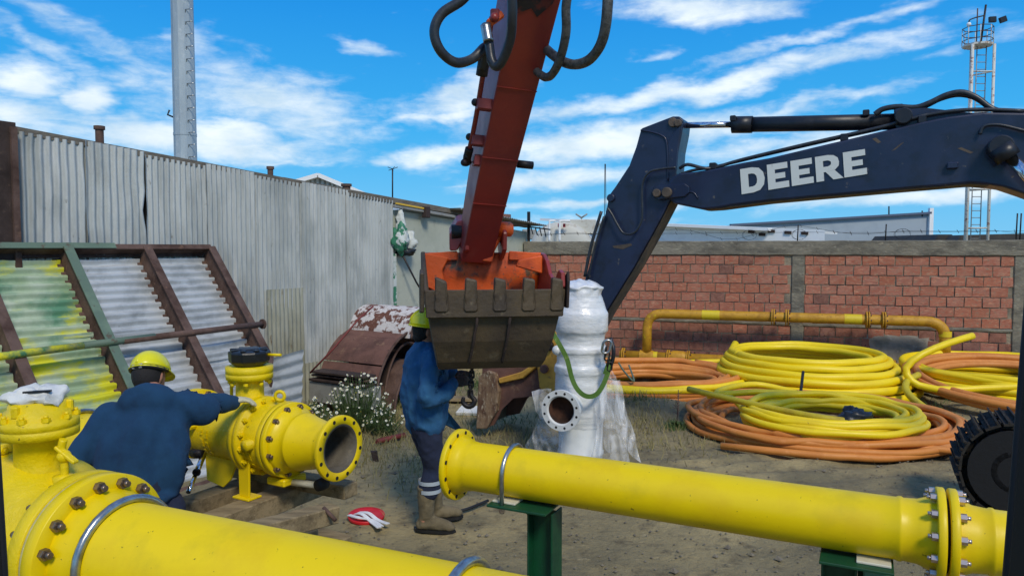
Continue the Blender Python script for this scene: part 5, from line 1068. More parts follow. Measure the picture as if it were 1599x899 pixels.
# small bleed valve beside the neck
bv = P(100, 712, 2.95); 
MB().tube(spline([bv + V((0, 0, -.12)), bv, bv + V((-.01, 0, .03)), bv + V((.0, .0, .07))], 4), .016, 10).build('bleed_valve', 'yellow_cast', lp)
MB().ball(bv + V((0, 0, .0)), .028).build('bleed_valve', 'yellow_cast', lp); MB().bar(bv + V((-.03, 0, .04)), bv + V((.06, -.02, -.02)), .03, .015).build('bleed_handle', 'yellow_cast', lp, bevel=.004)
MB().lathe([(-.1, .04), (-.05, .045), (-.04, .001)], bv + V((0, 0, -.03)), Z, 14).build('bleed_boss', 'yellow_cast', lp)
def uclamp(u, label):
    k = (u - 799.5) / F_PX; t_ = (k * O2.y - O2.x) / (D2.x - k * D2.y); c = X2(t_)
    o = thing('pipe_clamp', label, 'pipe clamp', V((c.x, c.y, c.z - PR)))
    ubolt(c, D2, PR + .016, .0165, o, PR + .06)
    MB().box(V((c.x, c.y, c.z - PR - .04)), (.16, .5, .014), D2).build('saddle_plate', 'green_steel', o)
    MB().box(V((c.x, c.y, (c.z - PR - .05) / 2)), (.15, .15, c.z - PR - .05), D2).build('post', 'green_steel', o)
uclamp(186, 'galvanised rod clamp over the big yellow pipe next to its bolted flange')
uclamp(722, 'galvanised rod clamp over the big yellow pipe at the bottom centre of the picture')
# pipe behind, passing behind the stooping worker
bpz = thing('rear_pipe', 'short yellow pipe with a rod clamp behind the stooping worker, left', 'pipe', (-2.8, 4.6, .9))
c = V((-3.1, 4.75, 1.07)); MB().lathe([(0, .001), (0, .19), (1.0, .19), (1.0, .001)], c, D2, 40).build('pipe', 'yellow_paint', bpz)
ubolt(c + D2 * .42, D2, .205, .015, bpz, .1)
MB().box(c + D2 * .5 - Z * .62, (.14, .14, .88), D2).build('post', 'green_steel', bpz)

# ------------------------------------------------------------------ ball valve on timbers
vv = thing('ball_valve', 'yellow flanged ball valve with black-capped stem resting on timbers', 'valve', (-1.5, 4.75, .6))
O3 = V((-1.06, 4.5, 1.062)); D3 = V((-.87, .49, 0)).normalized()
def X3(t_): return O3 + D3 * t_
MB().lathe([(.03, .14), (.0, .15), (0, .2), (.003, .203), (.027, .203), (.030, .2), (.030, .16), (.04, .155), (.075, .14), (.08, .138), (.088, .143), (.096, .138), (.12, .140), (.30, .178), (.305, .183), (.315, .183), (.32, .18), (.36, .183), (.385, .205), (.395, .215), (.41, .215)], O3, D3, 72).build('reducer', 'yellow_paint', vv)
MB().lathe([(.0005, .15), (.004, .135), (.08, .128), (.3, .16), (.3, .001)], O3, D3, 48).build('bore', 'pipe_bore', vv)
for p in ringpts(O3 - D3 * .0015, D3, .181, 12, .4): inst(hole2, 'bolt_hole_disc', vv, p, -D3)
for p in ringpts(O3 + D3 * .0, D3, .181, 12, .4): pass
# end flange pairs
for (t0, gs) in ((.41, 0), (1.30, 1)):
    MB().lathe([(0, .1), (0, .238), (.003, .242), (.035, .242), (.038, .238)], X3(t0), D3, 72).build('flange', 'yellow_paint', vv)
    MB().lathe([(0, .225), (.006, .225)], X3(t0 + .038), D3, 48).build('gasket', 'deep_black', vv)
    MB().lathe([(0, .238), (.003, .242), (.035, .242), (.038, .238), (.038, .1)], X3(t0 + .044), D3, 72).build('flange', 'yellow_cast', vv)
    bolts(NUT, vv, X3(t0), -D3, .213, 12, .5)
bolts(NUT, vv, X3(1.382), D3, .213, 12, .5)
MB().lathe([(.492, .19), (.51, .205), (.55, .215), (.62, .222), (.64, .222), (.64, .255), (.68, .258), (.684, .25), (.69, .258), (.73, .255), (.73, .222), (.78, .212), (.84, .205), (.9, .200), (1.2, .195), (1.28, .2), (1.30, .2)], O3, D3, 72).build('valve_body', 'yellow_cast', vv)
bolts(NUTY, vv, X3(.64), -D3, .240, 16, .4)
for a in (200, 160):
    u_, w_, a_ = frame(D3); p = X3(.56) + (u_ * math.cos(R(a)) + w_ * math.sin(R(a))) * .2
MB().lathe([(0, .035), (.26, .035), (.26, .001)], X3(.56), (V((-.49, -.87, 0))).normalized(), 16).build('plug', 'yellow_cast', vv)
MB().lathe([(0, .025), (.235, .025), (.235, .001)], X3(1.12) + Z * .05, (V((-.49, -.87, 0))).normalized(), 8, False).build('plug', 'yellow_cast', vv)
for (t_, zz) in ((.58, -.03), (1.0, 0.0)):   # cast lettering blocks on the body (raised, illegible marks)
    for k in range(9):
        for c_ in (0, 1):
            rr = .224 if t_ < .9 else .202; a = R(8 - 6 * k) ; sv = V((-.49, -.87, 0)).normalized(); d = sv * math.cos(a) + Z * math.sin(a)
            if (k + c_) % 4 == 3: continue
            MB().box(X3(t_ + c_ * .045) + d * rr, (.022, .016, .004), D3, Zv=d).build('cast_mark', 'yellow_cast', vv)
# neck and cap
nk3 = X3(.80); nz = 1.062
MB().lathe([(nz + .17, .12), (nz + .24, .092), (nz + .34, .088), (nz + .36, .09), (nz + .368, .15), (nz + .405, .152), (nz + .408, .147), (nz + .412, .152), (nz + .452, .152), (nz + .455, .001)], V((nk3.x, nk3.y, 0)), Z, 48).build('valve_neck', 'yellow_cast', vv)
for p in ringpts(V((nk3.x, nk3.y, nz + .355)), Z, .125, 8, .2): inst(NUTY, 'bolt', vv, p, -Z)
cp = V((nk3.x, nk3.y, nz + .457)); m = MB(); m.lathe([(0, .10), (.03, .132), (.09, .135), (.10, .125), (.105, .08), (.115, .075), (.118, .001)], cp, Z, 10, False); m.build('stem_cap', 'black_plastic', vv, bevel=.008)
for a in range(0, 360, 45): MB().box(cp + V((math.cos(R(a)) * .1, math.sin(R(a)) * .1, .105)), (.05, .03, .012), V((math.cos(R(a)), math.sin(R(a)), 0))).build('cap_lug', 'black_plastic', vv, bevel=.003)
MB().tube([cp + V((.12, 0, .07)), cp + V((.22, -.02, .07))], .010, 6).build('plug_wire', 'yellow_paint', vv)
el_ = X3(.52) + Z * .275; MB().tube([el_ + D3.cross(Z) * 0 + V((math.cos(2 * math.pi * i / 14) * .03, 0, math.sin(2 * math.pi * i / 14) * .03)) for i in range(14)], .012, 8, closed=True).build('lifting_eye', 'yellow_cast', vv)
MB().tube(spline([X3(.98) + Z * .2, X3(.98) + Z * .3, X3(.96) + Z * .32, X3(.86) + Z * .33], 4), .012, 8).build('vent_tube', 'yellow_cast', vv)
# feet
sv = V((-.49, -.87, 0)).normalized()
def foot(t_, a0, m_='yellow_paint'):
    b = X3(t_); MB().prism([b - sv * -.20 * 1 + D3 * q + Z * z for (q, z) in ((-.045, -.12), (.045, -.12), (.045, -.33), (-.045, -.33))], sv * .02)
    g = MB().prism([b + sv * .17 - D3 * .05 - Z * .13, b + sv * .17 + D3 * .05 - Z * .13, b + sv * .17 + D3 * .045 - Z * .36, b + sv * .17 - D3 * .045 - Z * .36], sv * .015); g.build('support_leg', m_, vv, bevel=.003)
    MB().box(b + sv * .16 - Z * .366, (.15, .11, .014), D3).build('foot_plate', m_, vv, bevel=.003)
    g = MB().prism([b - sv * .17 - D3 * .05 - Z * .13, b - sv * .17 + D3 * .05 - Z * .13, b - sv * .17 + D3 * .045 - Z * .36, b - sv * .17 - D3 * .045 - Z * .36], sv * .015); g.build('support_leg', m_, vv, bevel=.003)
foot(.66, 0)
MB().prism([X3(.80) + sv * .10 - Z * .17, X3(1.12) + sv * .10 - Z * .16, X3(1.08) + sv * .12 - Z * .33, X3(.92) + sv * .12 - Z * .355, X3(.86) + sv * .11 - Z * .30], sv * .016).build('support_web', 'yellow_paint', vv, bevel=.003)
MB().box(X3(.47) - Z * .262, (.16, .2, .05), D3).build('drain_boss', 'yellow_cast', vv, bevel=.01)
MB().tube([X3(.40) - Z * .27 + sv * .02, X3(.16) - Z * .26 - sv * .0], .022, 10).build('drain_pipe', 'white_pad', vv)
MB().lathe([(0, .001), (0, .036), (.03, .04), (.07, .036), (.07, .001)], X3(.15) - Z * .245 - sv * .02, sv, 14).build('drain_cap', 'black_rubber', vv)
# timbers
GT = 'rough timbers stacked under the ball valve'
tz = 1.062 - .373
def timber(a, b, w, h, label):
    a, b = V(a), V(b); return MB().bar(a, b, w, h).build('timber', 'timber', bevel=.006, label=label, cat='timber', group=GT)
bx = D3; 
timber(X3(.60) + sv * .52 - Z * (.373 + .065), X3(.60) - sv * .45 - Z * (.373 + .065), .16, .125, 'topmost timber, crossing under the foot of the yellow valve')
timber(X3(.98) + sv * .45 - Z * (.373 + .065), X3(.98) - sv * .4 - Z * (.373 + .065), .15, .12, 'upper timber under the middle of the valve, beside the worker')
timber(X3(.12) + sv * .16 - Z * (.51 + .06), X3(1.5) + sv * .16 - Z * (.51 + .06), .17, .14, 'long timber under the cross pieces, nearest the open flange')
timber(X3(.10) - sv * .20 - Z * (.34), X3(1.4) - sv * .2 - Z * (.36), .13, .09, 'dark timber behind the valve feet with its end showing below the open flange')
timber(X3(.02) + sv * .38 - Z * (.66 + .06), X3(1.3) + sv * .42 - Z * (.66 + .06), .17, .16, 'thick pale timber at the front of the stack')
timber(X3(.10) - sv * .12 - Z * (.66 + .06), X3(1.3) - sv * .16 - Z * (.66 + .06), .18, .16, 'thick timber at the rear of the stack')
timber(X3(.20) + sv * .6 - Z * (.82 + .07), X3(.20) - sv * .3 - Z * (.82 + .07), .18, .16, 'short bottom timber lying crosswise under the stack')
timber(X3(.95) + sv * .6 - Z * (.82 + .07), X3(.95) - sv * .4 - Z * (.82 + .07), .18, .16, 'bottom timber lying crosswise near the worker')
timber(P(395, 832, 3.85), P(520, 800, 4.3), .12, .10, 'weathered timber slanting down in front of the stack')
MB().tube([P(505, 792, 4.2), P(524, 812, 4.15)], .012, 6).build('steel_bar', 'rust_brown', label='short rusty bar sticking out of the timber stack', cat='bar')
# wrench on bolt
wt = thing('torque_wrench', 'chrome breaker bar wrench on a bolt beside the stooping worker', 'wrench', P(320, 706, 4.75))
wa, wb = P(319, 708, 4.78), P(294, 768, 4.45)
MB().tube([wa, wa.lerp(wb, .5)], .018, 12).build('handle', 'chrome', wt); MB().tube([wa.lerp(wb, .5), wb], .014, 12).build('handle', 'chrome', wt)
MB().tube([wa.lerp(wb, .48), wa.lerp(wb, .52)], .026, 12).build('grip_ring', 'black_rubber', wt); MB().lathe([(0, .001), (0, .03), (.09, .028), (.09, .001)], wa - D3 * .0 + sv * .02, D3, 12).build('socket', 'dark_iron', wt)

# ------------------------------------------------------------------ people
def person(name, label, base, F):
    t_ = thing(name, label, 'person', base); F = V((F[0], F[1], 0)).normalized(); Sd = V((F.y, -F.x, 0))
    def q(f, s_, z): return V((base[0], base[1], 0)) + F * f + Sd * s_ + Z * z
    return t_, q, F, Sd
def chain(mb, pts, rs, n=12):
    pts = [V(p) for p in pts]; sp2 = spline(pts, 5); r2 = []
    for i in range(len(pts) - 1): r2 += [rs[i] + (rs[i + 1] - rs[i]) * (k / 5) for k in range(5)]
    r2.append(rs[-1]); acc = 1e9
    for i in range(len(sp2) - 1):
        a, b = sp2[i], sp2[i + 1]; k = max(1, int((b - a).length / (min(r2[i], r2[i + 1]) * .22)))
        for j in range(k): t_ = j / k; mb.ball(a.lerp(b, t_), r2[i] * (1 - t_) + r2[i + 1] * t_, 14, 10)
    mb.ball(pts[-1], rs[-1], 14, 10)
def hand(mb, w, d, up, curl=.6, side=1, sc=1.0):
    """wrist w, direction d, back-of-hand normal up"""
    d = V(d).normalized(); up = V(up); up = (up - d * up.dot(d)).normalized(); rt = d.cross(up).normalized() * side
    mb.ball(w + d * .045 * sc, (.05 * sc, .044 * sc, .018 * sc), 12, 8, d, up); mb.tube([w - d * .03, w + d * .03], .026 * sc, 10)
    for i, (o, l) in enumerate(((-.031, .062), (-.010, .075), (.011, .07), (.030, .055))):
        b = w + d * .08 * sc + rt * o * sc; a1 = curl * .7; a2 = curl * 1.6; a3 = curl * 2.3
        p1 = b + (d * math.cos(a1) - up * math.sin(a1)) * l * .45 * sc; p2 = p1 + (d * math.cos(a2) - up * math.sin(a2)) * l * .33 * sc; p3 = p2 + (d * math.cos(a3) - up * math.sin(a3)) * l * .26 * sc
        mb.tube([b - d * .02, b, p1, p2, p3], [.0105 * sc, .0105 * sc, .010 * sc, .0095 * sc, .008 * sc], 8)
    b = w + d * .025 * sc - rt * .035 * sc; mb.tube([b, b - rt * .022 * sc + d * .03 * sc - up * .01, b - rt * .018 * sc + d * .06 * sc - up * .025], [.014 * sc, .012 * sc, .0095 * sc], 8)
def head(mb, c, F, Sd, tilt=V((0, 0, 0))):
    up = (Z + tilt).normalized(); f = (F - up * F.dot(up)).normalized(); s_ = f.cross(up)
    mb.ball(c, (.10, .076, .118), 20, 14, f, up); mb.ball(c + f * .045 - up * .055, (.062, .058, .065), 16, 10, f, up)
    mb.ball(c + f * .104 - up * .015, (.018, .013, .024), 10, 8, f, up); mb.ball(c + f * .098 - up * .03, (.02, .016, .012), 10, 8, f, up)
    mb.ball(c + f * .092 - up * .058, (.014, .024, .007), 10, 6, f, up); mb.ball(c + f * .09 - up * .068, (.014, .02, .007), 10, 6, f, up); mb.ball(c + f * .08 - up * .1, (.025, .03, .02), 10, 6, f, up)
    mb.ball(c + f * .088 + up * .018, (.014, .045, .010), 10, 6, f, up)
    for q in (-1, 1): mb.ball(c + s_ * .078 * q - f * .005 - up * .01, (.018, .009, .032), 10, 8, f, up)
    return f, s_, up
def helmet(c, f, s_, up, parent, sc=1.0):
    m = MB(); vs = []; n, k = 28, 10
    def hp(i, j, g=0):
        a = (math.pi / 2) * i / k; b = 2 * math.pi * j / n; return c + up * .035 + f * math.cos(b) * (.142 + g) * math.sin(a) * sc + s_ * math.sin(b) * (.112 + g) * math.sin(a) * sc + up * ((.132 + g) * math.cos(a)) * sc
    for i in range(k + 1):
        for j in range(n): vs.append(hp(i, j))
    m.add(vs, [(i * n + j, i * n + (j + 1) % n, (i + 1) * n + (j + 1) % n, (i + 1) * n + j) for i in range(k) for j in range(n)], True)
    h_ = m.build('hard_hat', 'helmet_yellow', parent, solid=.004)
    m = MB(); ri = []; ro = []
    for j in range(n):
        b = 2 * math.pi * j / n; e = .010 + max(0, math.cos(b)) ** 2 * .045
        ri.append(hp(k, j)); ro.append(c + up * (.035 - .008 - max(0, math.cos(b)) * .012) + f * math.cos(b) * (.142 + e) * sc + s_ * math.sin(b) * (.112 + e * .8) * sc)
    m.add(ri + ro, [(j, (j + 1) % n, n + (j + 1) % n, n + j) for j in range(n)], True); m.build('brim', 'helmet_yellow', h_, org=None, solid=.005)
    m = MB(); m.tube([c + up * .15 * sc + up * .015 * math.sin(0) + f * .142 * math.cos(a) * sc + up * .132 * math.sin(a) * sc - up * .11 for a in [math.pi * i / 16 for i in range(1, 16)]], .010, 6); m.build('ridge', 'helmet_yellow', h_)
    return h_
# --- standing worker
pw, q, F, Sd = person('person', 'standing person in blue denim jacket and yellow hard hat, holding the hook chain', (-.70, 5.98, 0), (.94, .34))
hc = q(.0, 0, 1.635)
m = MB(); f_, s_, u_ = head(m, hc, F, Sd, V((.12, 0.02, 0)))
chain(m, [q(0, 0, 1.42), q(.0, 0, 1.5), q(.0, 0, 1.58)], [.055, .055, .056])
chain(m, [q(0, 0, .95), q(0, 0, 1.2), q(0, 0, 1.36)], [.10, .11, .09])
chain(m, [q(0, .15, 1.38), q(-.05, .26, 1.14), q(.18, .18, 1.22)], [.045, .04, .03]); chain(m, [q(.02, -.15, 1.38), q(.09, -.2, 1.17), q(.25, -.03, 1.24)], [.045, .04, .03])
for (s1, fk, ff) in ((.1, .03, -.02), (-.1, .06, .10)): chain(m, [q(0, s1, .9), q(fk, s1, .5), q(ff - .03, s1, .1)], [.07, .05, .04])
remesh(m, .009, 'body', 'skin', pw, 3)
helmet(hc, f_, s_, u_, pw)
m = MB().ball(hc - f_ * .02 + u_ * .0, (.096, .082, .105), 16, 12, f_, u_); m.ball(hc - f_ * .05 - u_ * .06, (.055, .06, .05)); 
for p in m.v: 
    d = (p - hc).dot(f_)
    if d > .035: p -= f_ * (d - .035)
m.build('hair', 'hair_dark', pw)
MB().tube([hc + s_ * .083 * math.sin(a) + f_ * .108 * math.cos(a) + u_ * .022 for a in [R(x) for x in range(-110, 111, 20)]], .006, 6).build('glasses_strap', 'black_rubber', pw)
MB().tube([hc + s_ * .06 * math.sin(a) + f_ * (.045 + .072 * math.cos(a)) + u_ * .02 for a in [R(x) for x in range(-80, 81, 20)]], .017, 6).build('safety_glasses', 'black_plastic', pw)
m = MB()
chain(m, [q(0, 0, .90), q(-.02, 0, 1.05), q(-.015, 0, 1.22), q(-.01, 0, 1.36), q(.01, 0, 1.46)], [.175, .19, .19, .18, .085], 18)
for s1 in (-.09, .09): chain(m, [q(0, s1 * .8, .89), q(-.01, s1, 1.1), q(-.02, s1 * 1.1, 1.36)], [.135, .14, .115], 14)
chain(m, [q(-.0, .17, 1.42), q(-.035, .26, 1.28), q(-.06, .28, 1.13), q(.05, .25, 1.13), q(.16, .19, 1.2)], [.085, .085, .078, .07, .056])
chain(m, [q(.02, -.17, 1.42), q(.07, -.23, 1.28), q(.1, -.22, 1.15), q(.23, -.05, 1.24)], [.085, .08, .07, .055])
m.tube(ringpts(q(.0, 0, 1.5), Z + F * .2, .072, 14), .022, 8, closed=True)
remesh(m, .012, 'jacket', 'denim_blue', pw, 4, .026, 8, (1, 1, .7))
MB().prism([q(.10, -.05, .98), q(.16, .02, .96), q(.28, .06, .80), q(.24, .0, .79), q(.14, -.04, .84)], Z * .01 + Sd * .01).build('jacket_flap', 'denim_blue', pw)
m = MB(); chain(m, [q(0, 0, .96), q(0, 0, .86)], [.15, .15], 16)
for (s1, fk, ff, fz) in ((.095, .035, -.035, .34), (-.095, .08, .085, .36)): chain(m, [q(0, s1 * .8, .88), q(.0, s1, .75), q(fk, s1, .5), q(ff + .02, s1, fz)], [.115, .108, .083, .088], 14)
remesh(m, .012, 'trousers', 'trouser_navy', pw, 4, .012, 9)
for (s1, ff, fz) in ((.095, -.028, .34), (-.095, .082, .36)):
    for dz in (.035, .105): MB().lathe([(0, .094), (.032, .095)], q(ff + .022 - .0 + dz * .06, s1, fz + dz - .05), Z, 20).build('reflective_band', 'reflective', pw)
def boot(b, F_, Sd_, parent):
    m = MB(); m.tube([b + Z * .37 - F_ * .0, b + Z * .25, b + Z * .12], [.078, .07, .062], 14); m.ball(b + Z * .10, (.065, .055, .08), 14, 10, F_)
    m.tube([b + Z * .065 - F_ * .04, b + Z * .07 + F_ * .06, b + Z * .055 + F_ * .16, b + Z * .045 + F_ * .21], [.055, .058, .048, .034], 12); m.ball(b + Z * .05 - F_ * .05, (.045, .045, .045)); m.ball(b + Z * .045 + F_ * .19, (.05, .048, .036), 12, 8, F_)
    for p in m.v: p.z = max(p.z, .018)
    o = remesh(m, .009, 'boot', 'boot_suede', parent, 3, .006, 12); 
    MB().prism([b + F_ * x + Sd_ * y + Z * .0 for (x, y) in ((-.10, -.03), (-.10, .03), (-.05, .05), (.1, .056), (.2, .05), (.24, .02), (.24, -.02), (.2, -.05), (.1, -.056), (-.05, -.05))], Z * .024).build('sole', 'black_rubber', o, org=None)
boot(q(-.03, .095, 0), (F + V((.15, -.5, 0))).normalized(), Sd, pw); boot(q(.09, -.095, 0.005), F, Sd, pw)
for (w, d, sd_) in ((q(.19, .17, 1.215), V((.75, .25, .12)), 1), (q(.25, -.03, 1.245), V((.8, -.1, -.05)), -1)):
    m = MB(); hand(m, w, d, Z * .5 - V((0, .8, 0)), .75, sd_, 1.12); remesh(m, .006, 'glove', 'glove_dark', pw, 2)
# --- stooping worker
pw2, q, F, Sd = person('person', 'person seen from behind in dark blue sweatshirt and yellow hard hat, leaning over the valve', (-2.055, 4.05, 0), (-.22, .97))
hc = q(.33, -.035, 1.535)
m = MB(); f_, s_, u_ = head(m, hc, (F + V((.42, 0, -.35))).normalized(), Sd, F * .5)
chain(m, [q(.15, .0, 1.38), q(.22, -.01, 1.44), q(.30, -.03, 1.50)], [.06, .055, .055])
chain(m, [q(-.05, 0, .95), q(.03, .01, 1.18), q(.11, .02, 1.34)], [.10, .10, .08])
hR = V((-1.72, 4.66, 1.325)); eR = P(325, 632, 4.42)
chain(m, [q(.13, .16, 1.37), eR, hR - V((.06, .03, 0))], [.05, .042, .032])
chain(m, [q(.10, -.16, 1.34), q(.02, -.345, 1.07), q(.31, -.23, 1.025)], [.05, .042, .032])
for s1 in (.11, -.11): chain(m, [q(-.05, s1, .92), q(.02, s1 * 1.3, .5), q(-.02, s1 * 1.4, .08)], [.08, .055, .04])
remesh(m, .010, 'body', 'skin', pw2, 3)
helmet(hc, f_, s_, u_, pw2, .9)
m = MB().ball(hc - f_ * .02, (.10, .084, .105), 16, 12, f_, u_)
for p in m.v:
    d = (p - hc).dot(f_)
    if d > .03: p -= f_ * (d - .03)
m.build('hair', 'hair_dark', pw2)
MB().box(hc - f_ * .118 + u_ * .03, (.02, .07, .03), f_, s_).build('hat_strap', 'tin_grey', pw2, bevel=.006)
MB().tube([hc + s_ * .098 * math.sin(a) + f_ * .122 * math.cos(a) + u_ * .028 for a in [R(x) for x in range(80, 281, 20)]], .013, 6).build('hat_band', 'black_rubber', pw2)
m = MB()
chain(m, [q(-.05, .0, 1.02), q(-.03, .0, 1.08), q(.04, .01, 1.24), q(.12, .02, 1.37)], [.158, .160, .165, .13], 20)
for s1 in (-.12, .12): chain(m, [q(-.04, s1, 1.03), q(-.02, s1 * 1.1, 1.14), q(.10, s1 * 1.05, 1.34)], [.118, .12, .10], 14)
chain(m, [q(.13, .2, 1.385), q(.17, .30, 1.36), eR, hR - V((.05, .04, .0))], [.105, .092, .066, .050])
chain(m, [q(.1, -.18, 1.345), q(.05, -.27, 1.24), q(.0, -.355, 1.09), q(.08, -.35, .99), q(.28, -.24, 1.02)], [.09, .084, .074, .066, .052])
m.tube(ringpts(q(.19, -.01, 1.45), Z * .8 + F * .5, .082, 16), .036, 8, closed=True); m.ball(q(.07, .015, 1.43), (.16, .09, .10), 14, 10, Sd); m.tube(ringpts(q(.13, -.01, 1.455), Z * .85 + F * .5, .10, 16), .034, 8, closed=True)
m.tube(ringpts(q(-.06, 0, .945), Z, .178, 24), .028, 8, closed=True)
remesh(m, .013, 'sweatshirt', 'fleece_blue', pw2, 6, .026, 5, (1, 1, .55))
m = MB(); chain(m, [q(-.06, 0, .98), q(-.06, 0, .86)], [.155, .155], 16)
for s1 in (.1, -.1): chain(m, [q(-.06, s1 * .9, .84), q(.0, s1 * 1.15, .5), q(-.02, s1 * 1.4, .12)], [.14, .1, .085], 14)
remesh(m, .014, 'trousers', 'trouser_navy', pw2, 4, .012, 8)
boot(q(-.03, .15, 0), F, Sd, pw2); boot(q(-.03, -.15, 0), F, Sd, pw2)
m = MB(); hand(m, hR - V((.07, .04, -.012)), V((.85, .35, -.02)), Z, .45, 1, 1.15); remesh(m, .006, 'glove', 'glove_pale', pw2, 2)
m = MB(); hand(m, q(.3, -.22, 1.03), F, Z, .7, -1, 1.15); remesh(m, .006, 'glove', 'glove_pale', pw2, 2)

# ------------------------------------------------------------------ ground clutter
c = G(572, 811); c.z = gz(c.x, c.y); rd = thing('red_disc', 'red plastic flange cover lying on the dirt with white tape across it', 'flange cover', c)
MB().lathe([(0, .15), (.02, .155), (.03, .15), (.018, .135), (.014, .1), (.018, .06), (.018, .001)], c, V((.03, -.06, 1)), 36).build('cover', 'red_plastic', rd)
wt_ = thing('white_strips', 'crumpled white tape strips lying over the red cover', 'tape', c + Z * .03)
for pts in ([(545, 804), (560, 808), (580, 812), (596, 822)], [(560, 800), (575, 801), (590, 812), (606, 818)], [(555, 802), (566, 803), (582, 816), (592, 824)]):
    ribbon([G(u, v, .05 + .02 * math.sin(i * 2)) for i, (u, v) in enumerate(pts)], .035, (0, 0, 1), None).build('strip', 'white_tape', wt_, solid=.002)
MB().tube(spline([G(676, 801, .02), G(705, 799, .02), G(730, 794, .02), G(762, 781, .02)], 6), .014, 8).build('hose', 'black_rubber', label='black hose lying on the dirt behind the standing worker', cat='hose')
MB().tube([G(588, 689, .03), G(632, 679, .03)], .032, 10).build('scrap_pipe', 'red_scrap', label='short dark red pipe offcut lying in the weeds left of the worker', cat='pipe')
MB().tube([G(565, 668, .02), G(585, 664, .02)], .02, 8).build('scrap_bar', 'dark_iron', label='small dark bar in the dry grass right of the ball valve', cat='scrap')
MB().box(G(585, 712, .04), (.06, .05, .12), V((1, .4, .2))).jitter(.02, 20).build('scrap_chunk', 'rust_dark', label='small rusty chunk on the dirt between valve and worker', cat='scrap')
b = G(742, 641, .05); MB().box(b, (.5, .22, .05), V((1, -.35, .05)), Zv=V((.1, -.3, 1))).build('white_board', 'paper_white', label='white board lying on the ground behind the lifting hook', cat='board', bevel=.008)
b = G(700, 622, .05); MB().box(b, (.9, .2, .05), V((1, -.15, .02))).build('pale_plank', 'timber', label='pale plank lying behind the standing worker near the hook', cat='plank', bevel=.006)
MB().tube([G(1247, 640, .15), G(1253, 640, .0) + Z * .55], .022, 5).build('dark_peg', 'dark_iron', label='small dark peg standing between the yellow coils', cat='peg')
# stones
random.seed(5)
peb = MB()
for i in range(4200):
    y = 2.6 + 10 * random.random() ** 1.2; x = random.uniform(-.62, .75) * y; r = random.uniform(.004, .016) * (2.4 if random.random() < .06 else 1)
    z = gz(x, y); s_ = [V((random.uniform(-1, 1), random.uniform(-1, 1), random.uniform(-.6, .9))).normalized() * r for _ in range(2)]
    o = V((x, y, z)); vs = [o + V((r, 0, 0)), o + V((0, r * .8, 0)), o + V((-r * .9, 0, 0)), o + V((0, -r, 0)), o + V((s_[0].x * .3, s_[0].y * .3, r * .7)), o + V((0, 0, -r * .5))]
    peb.add(vs, [(0, 1, 4), (1, 2, 4), (2, 3, 4), (3, 0, 4), (1, 0, 5), (2, 1, 5), (3, 2, 5), (0, 3, 5)])
peb.build('pebbles', 'pebble', org=(0, 5, 0), kind='stuff', label='loose pebbles and clods scattered over the dirt yard', cat='pebbles')
def grass(name, label, spots, m, hmax, n):
    g = MB()
    for (u, v, ru, rv, k) in spots:
        c = G(u, v)
        for i in range(int(n * k)):
            a = G(u + random.gauss(0, ru), max(560, v + random.gauss(0, rv))); a.z = gz(a.x, a.y) - .01; h = hmax * random.uniform(.3, 1); w = random.uniform(.003, .006)
            an_ = random.uniform(0, 6.28); ln = V((random.gauss(0, .35), random.gauss(0, .35), 1)) * h; sd = V((math.cos(an_), math.sin(an_), 0)) * w
            g.add([a - sd, a + sd, a + ln * .6 + sd * .6, a + ln * .6 - sd * .6, a + ln * 1.0 + V((ln.x, ln.y, -.1 * h)) * .5], [(0, 1, 2, 3), (3, 2, 4)])
    return g.build(name, m, org=(0, 6, 0), kind='stuff', label=label, cat='grass')
grass('dry_grass', 'dry straw coloured grass in patches across the yard', [(600, 650, 60, 14, 1), (560, 690, 40, 20, .7), (690, 680, 50, 20, .5), (820, 690, 40, 14, .4), (1000, 660, 30, 14, .35), (960, 640, 40, 10, .3), (1040, 690, 80, 14, .4), (640, 720, 60, 30, .4), (1390, 700, 40, 8, .2)], 'dry_grass', .16, 900)
grass('green_weeds', 'low green weeds along the shed, the coils and the wall', [(600, 632, 22, 6, .6), (470, 665, 30, 12, .6), (1055, 668, 12, 3, .3), (700, 600, 30, 10, .4), (745, 600, 12, 8, .4), (1430, 690, 30, 4, .3), (540, 640, 40, 8, .7), (780, 655, 40, 8, .3), (1460, 640, 20, 10, .2), (1000, 640, 20, 3, .15)], 'leaf_green', .13, 700)
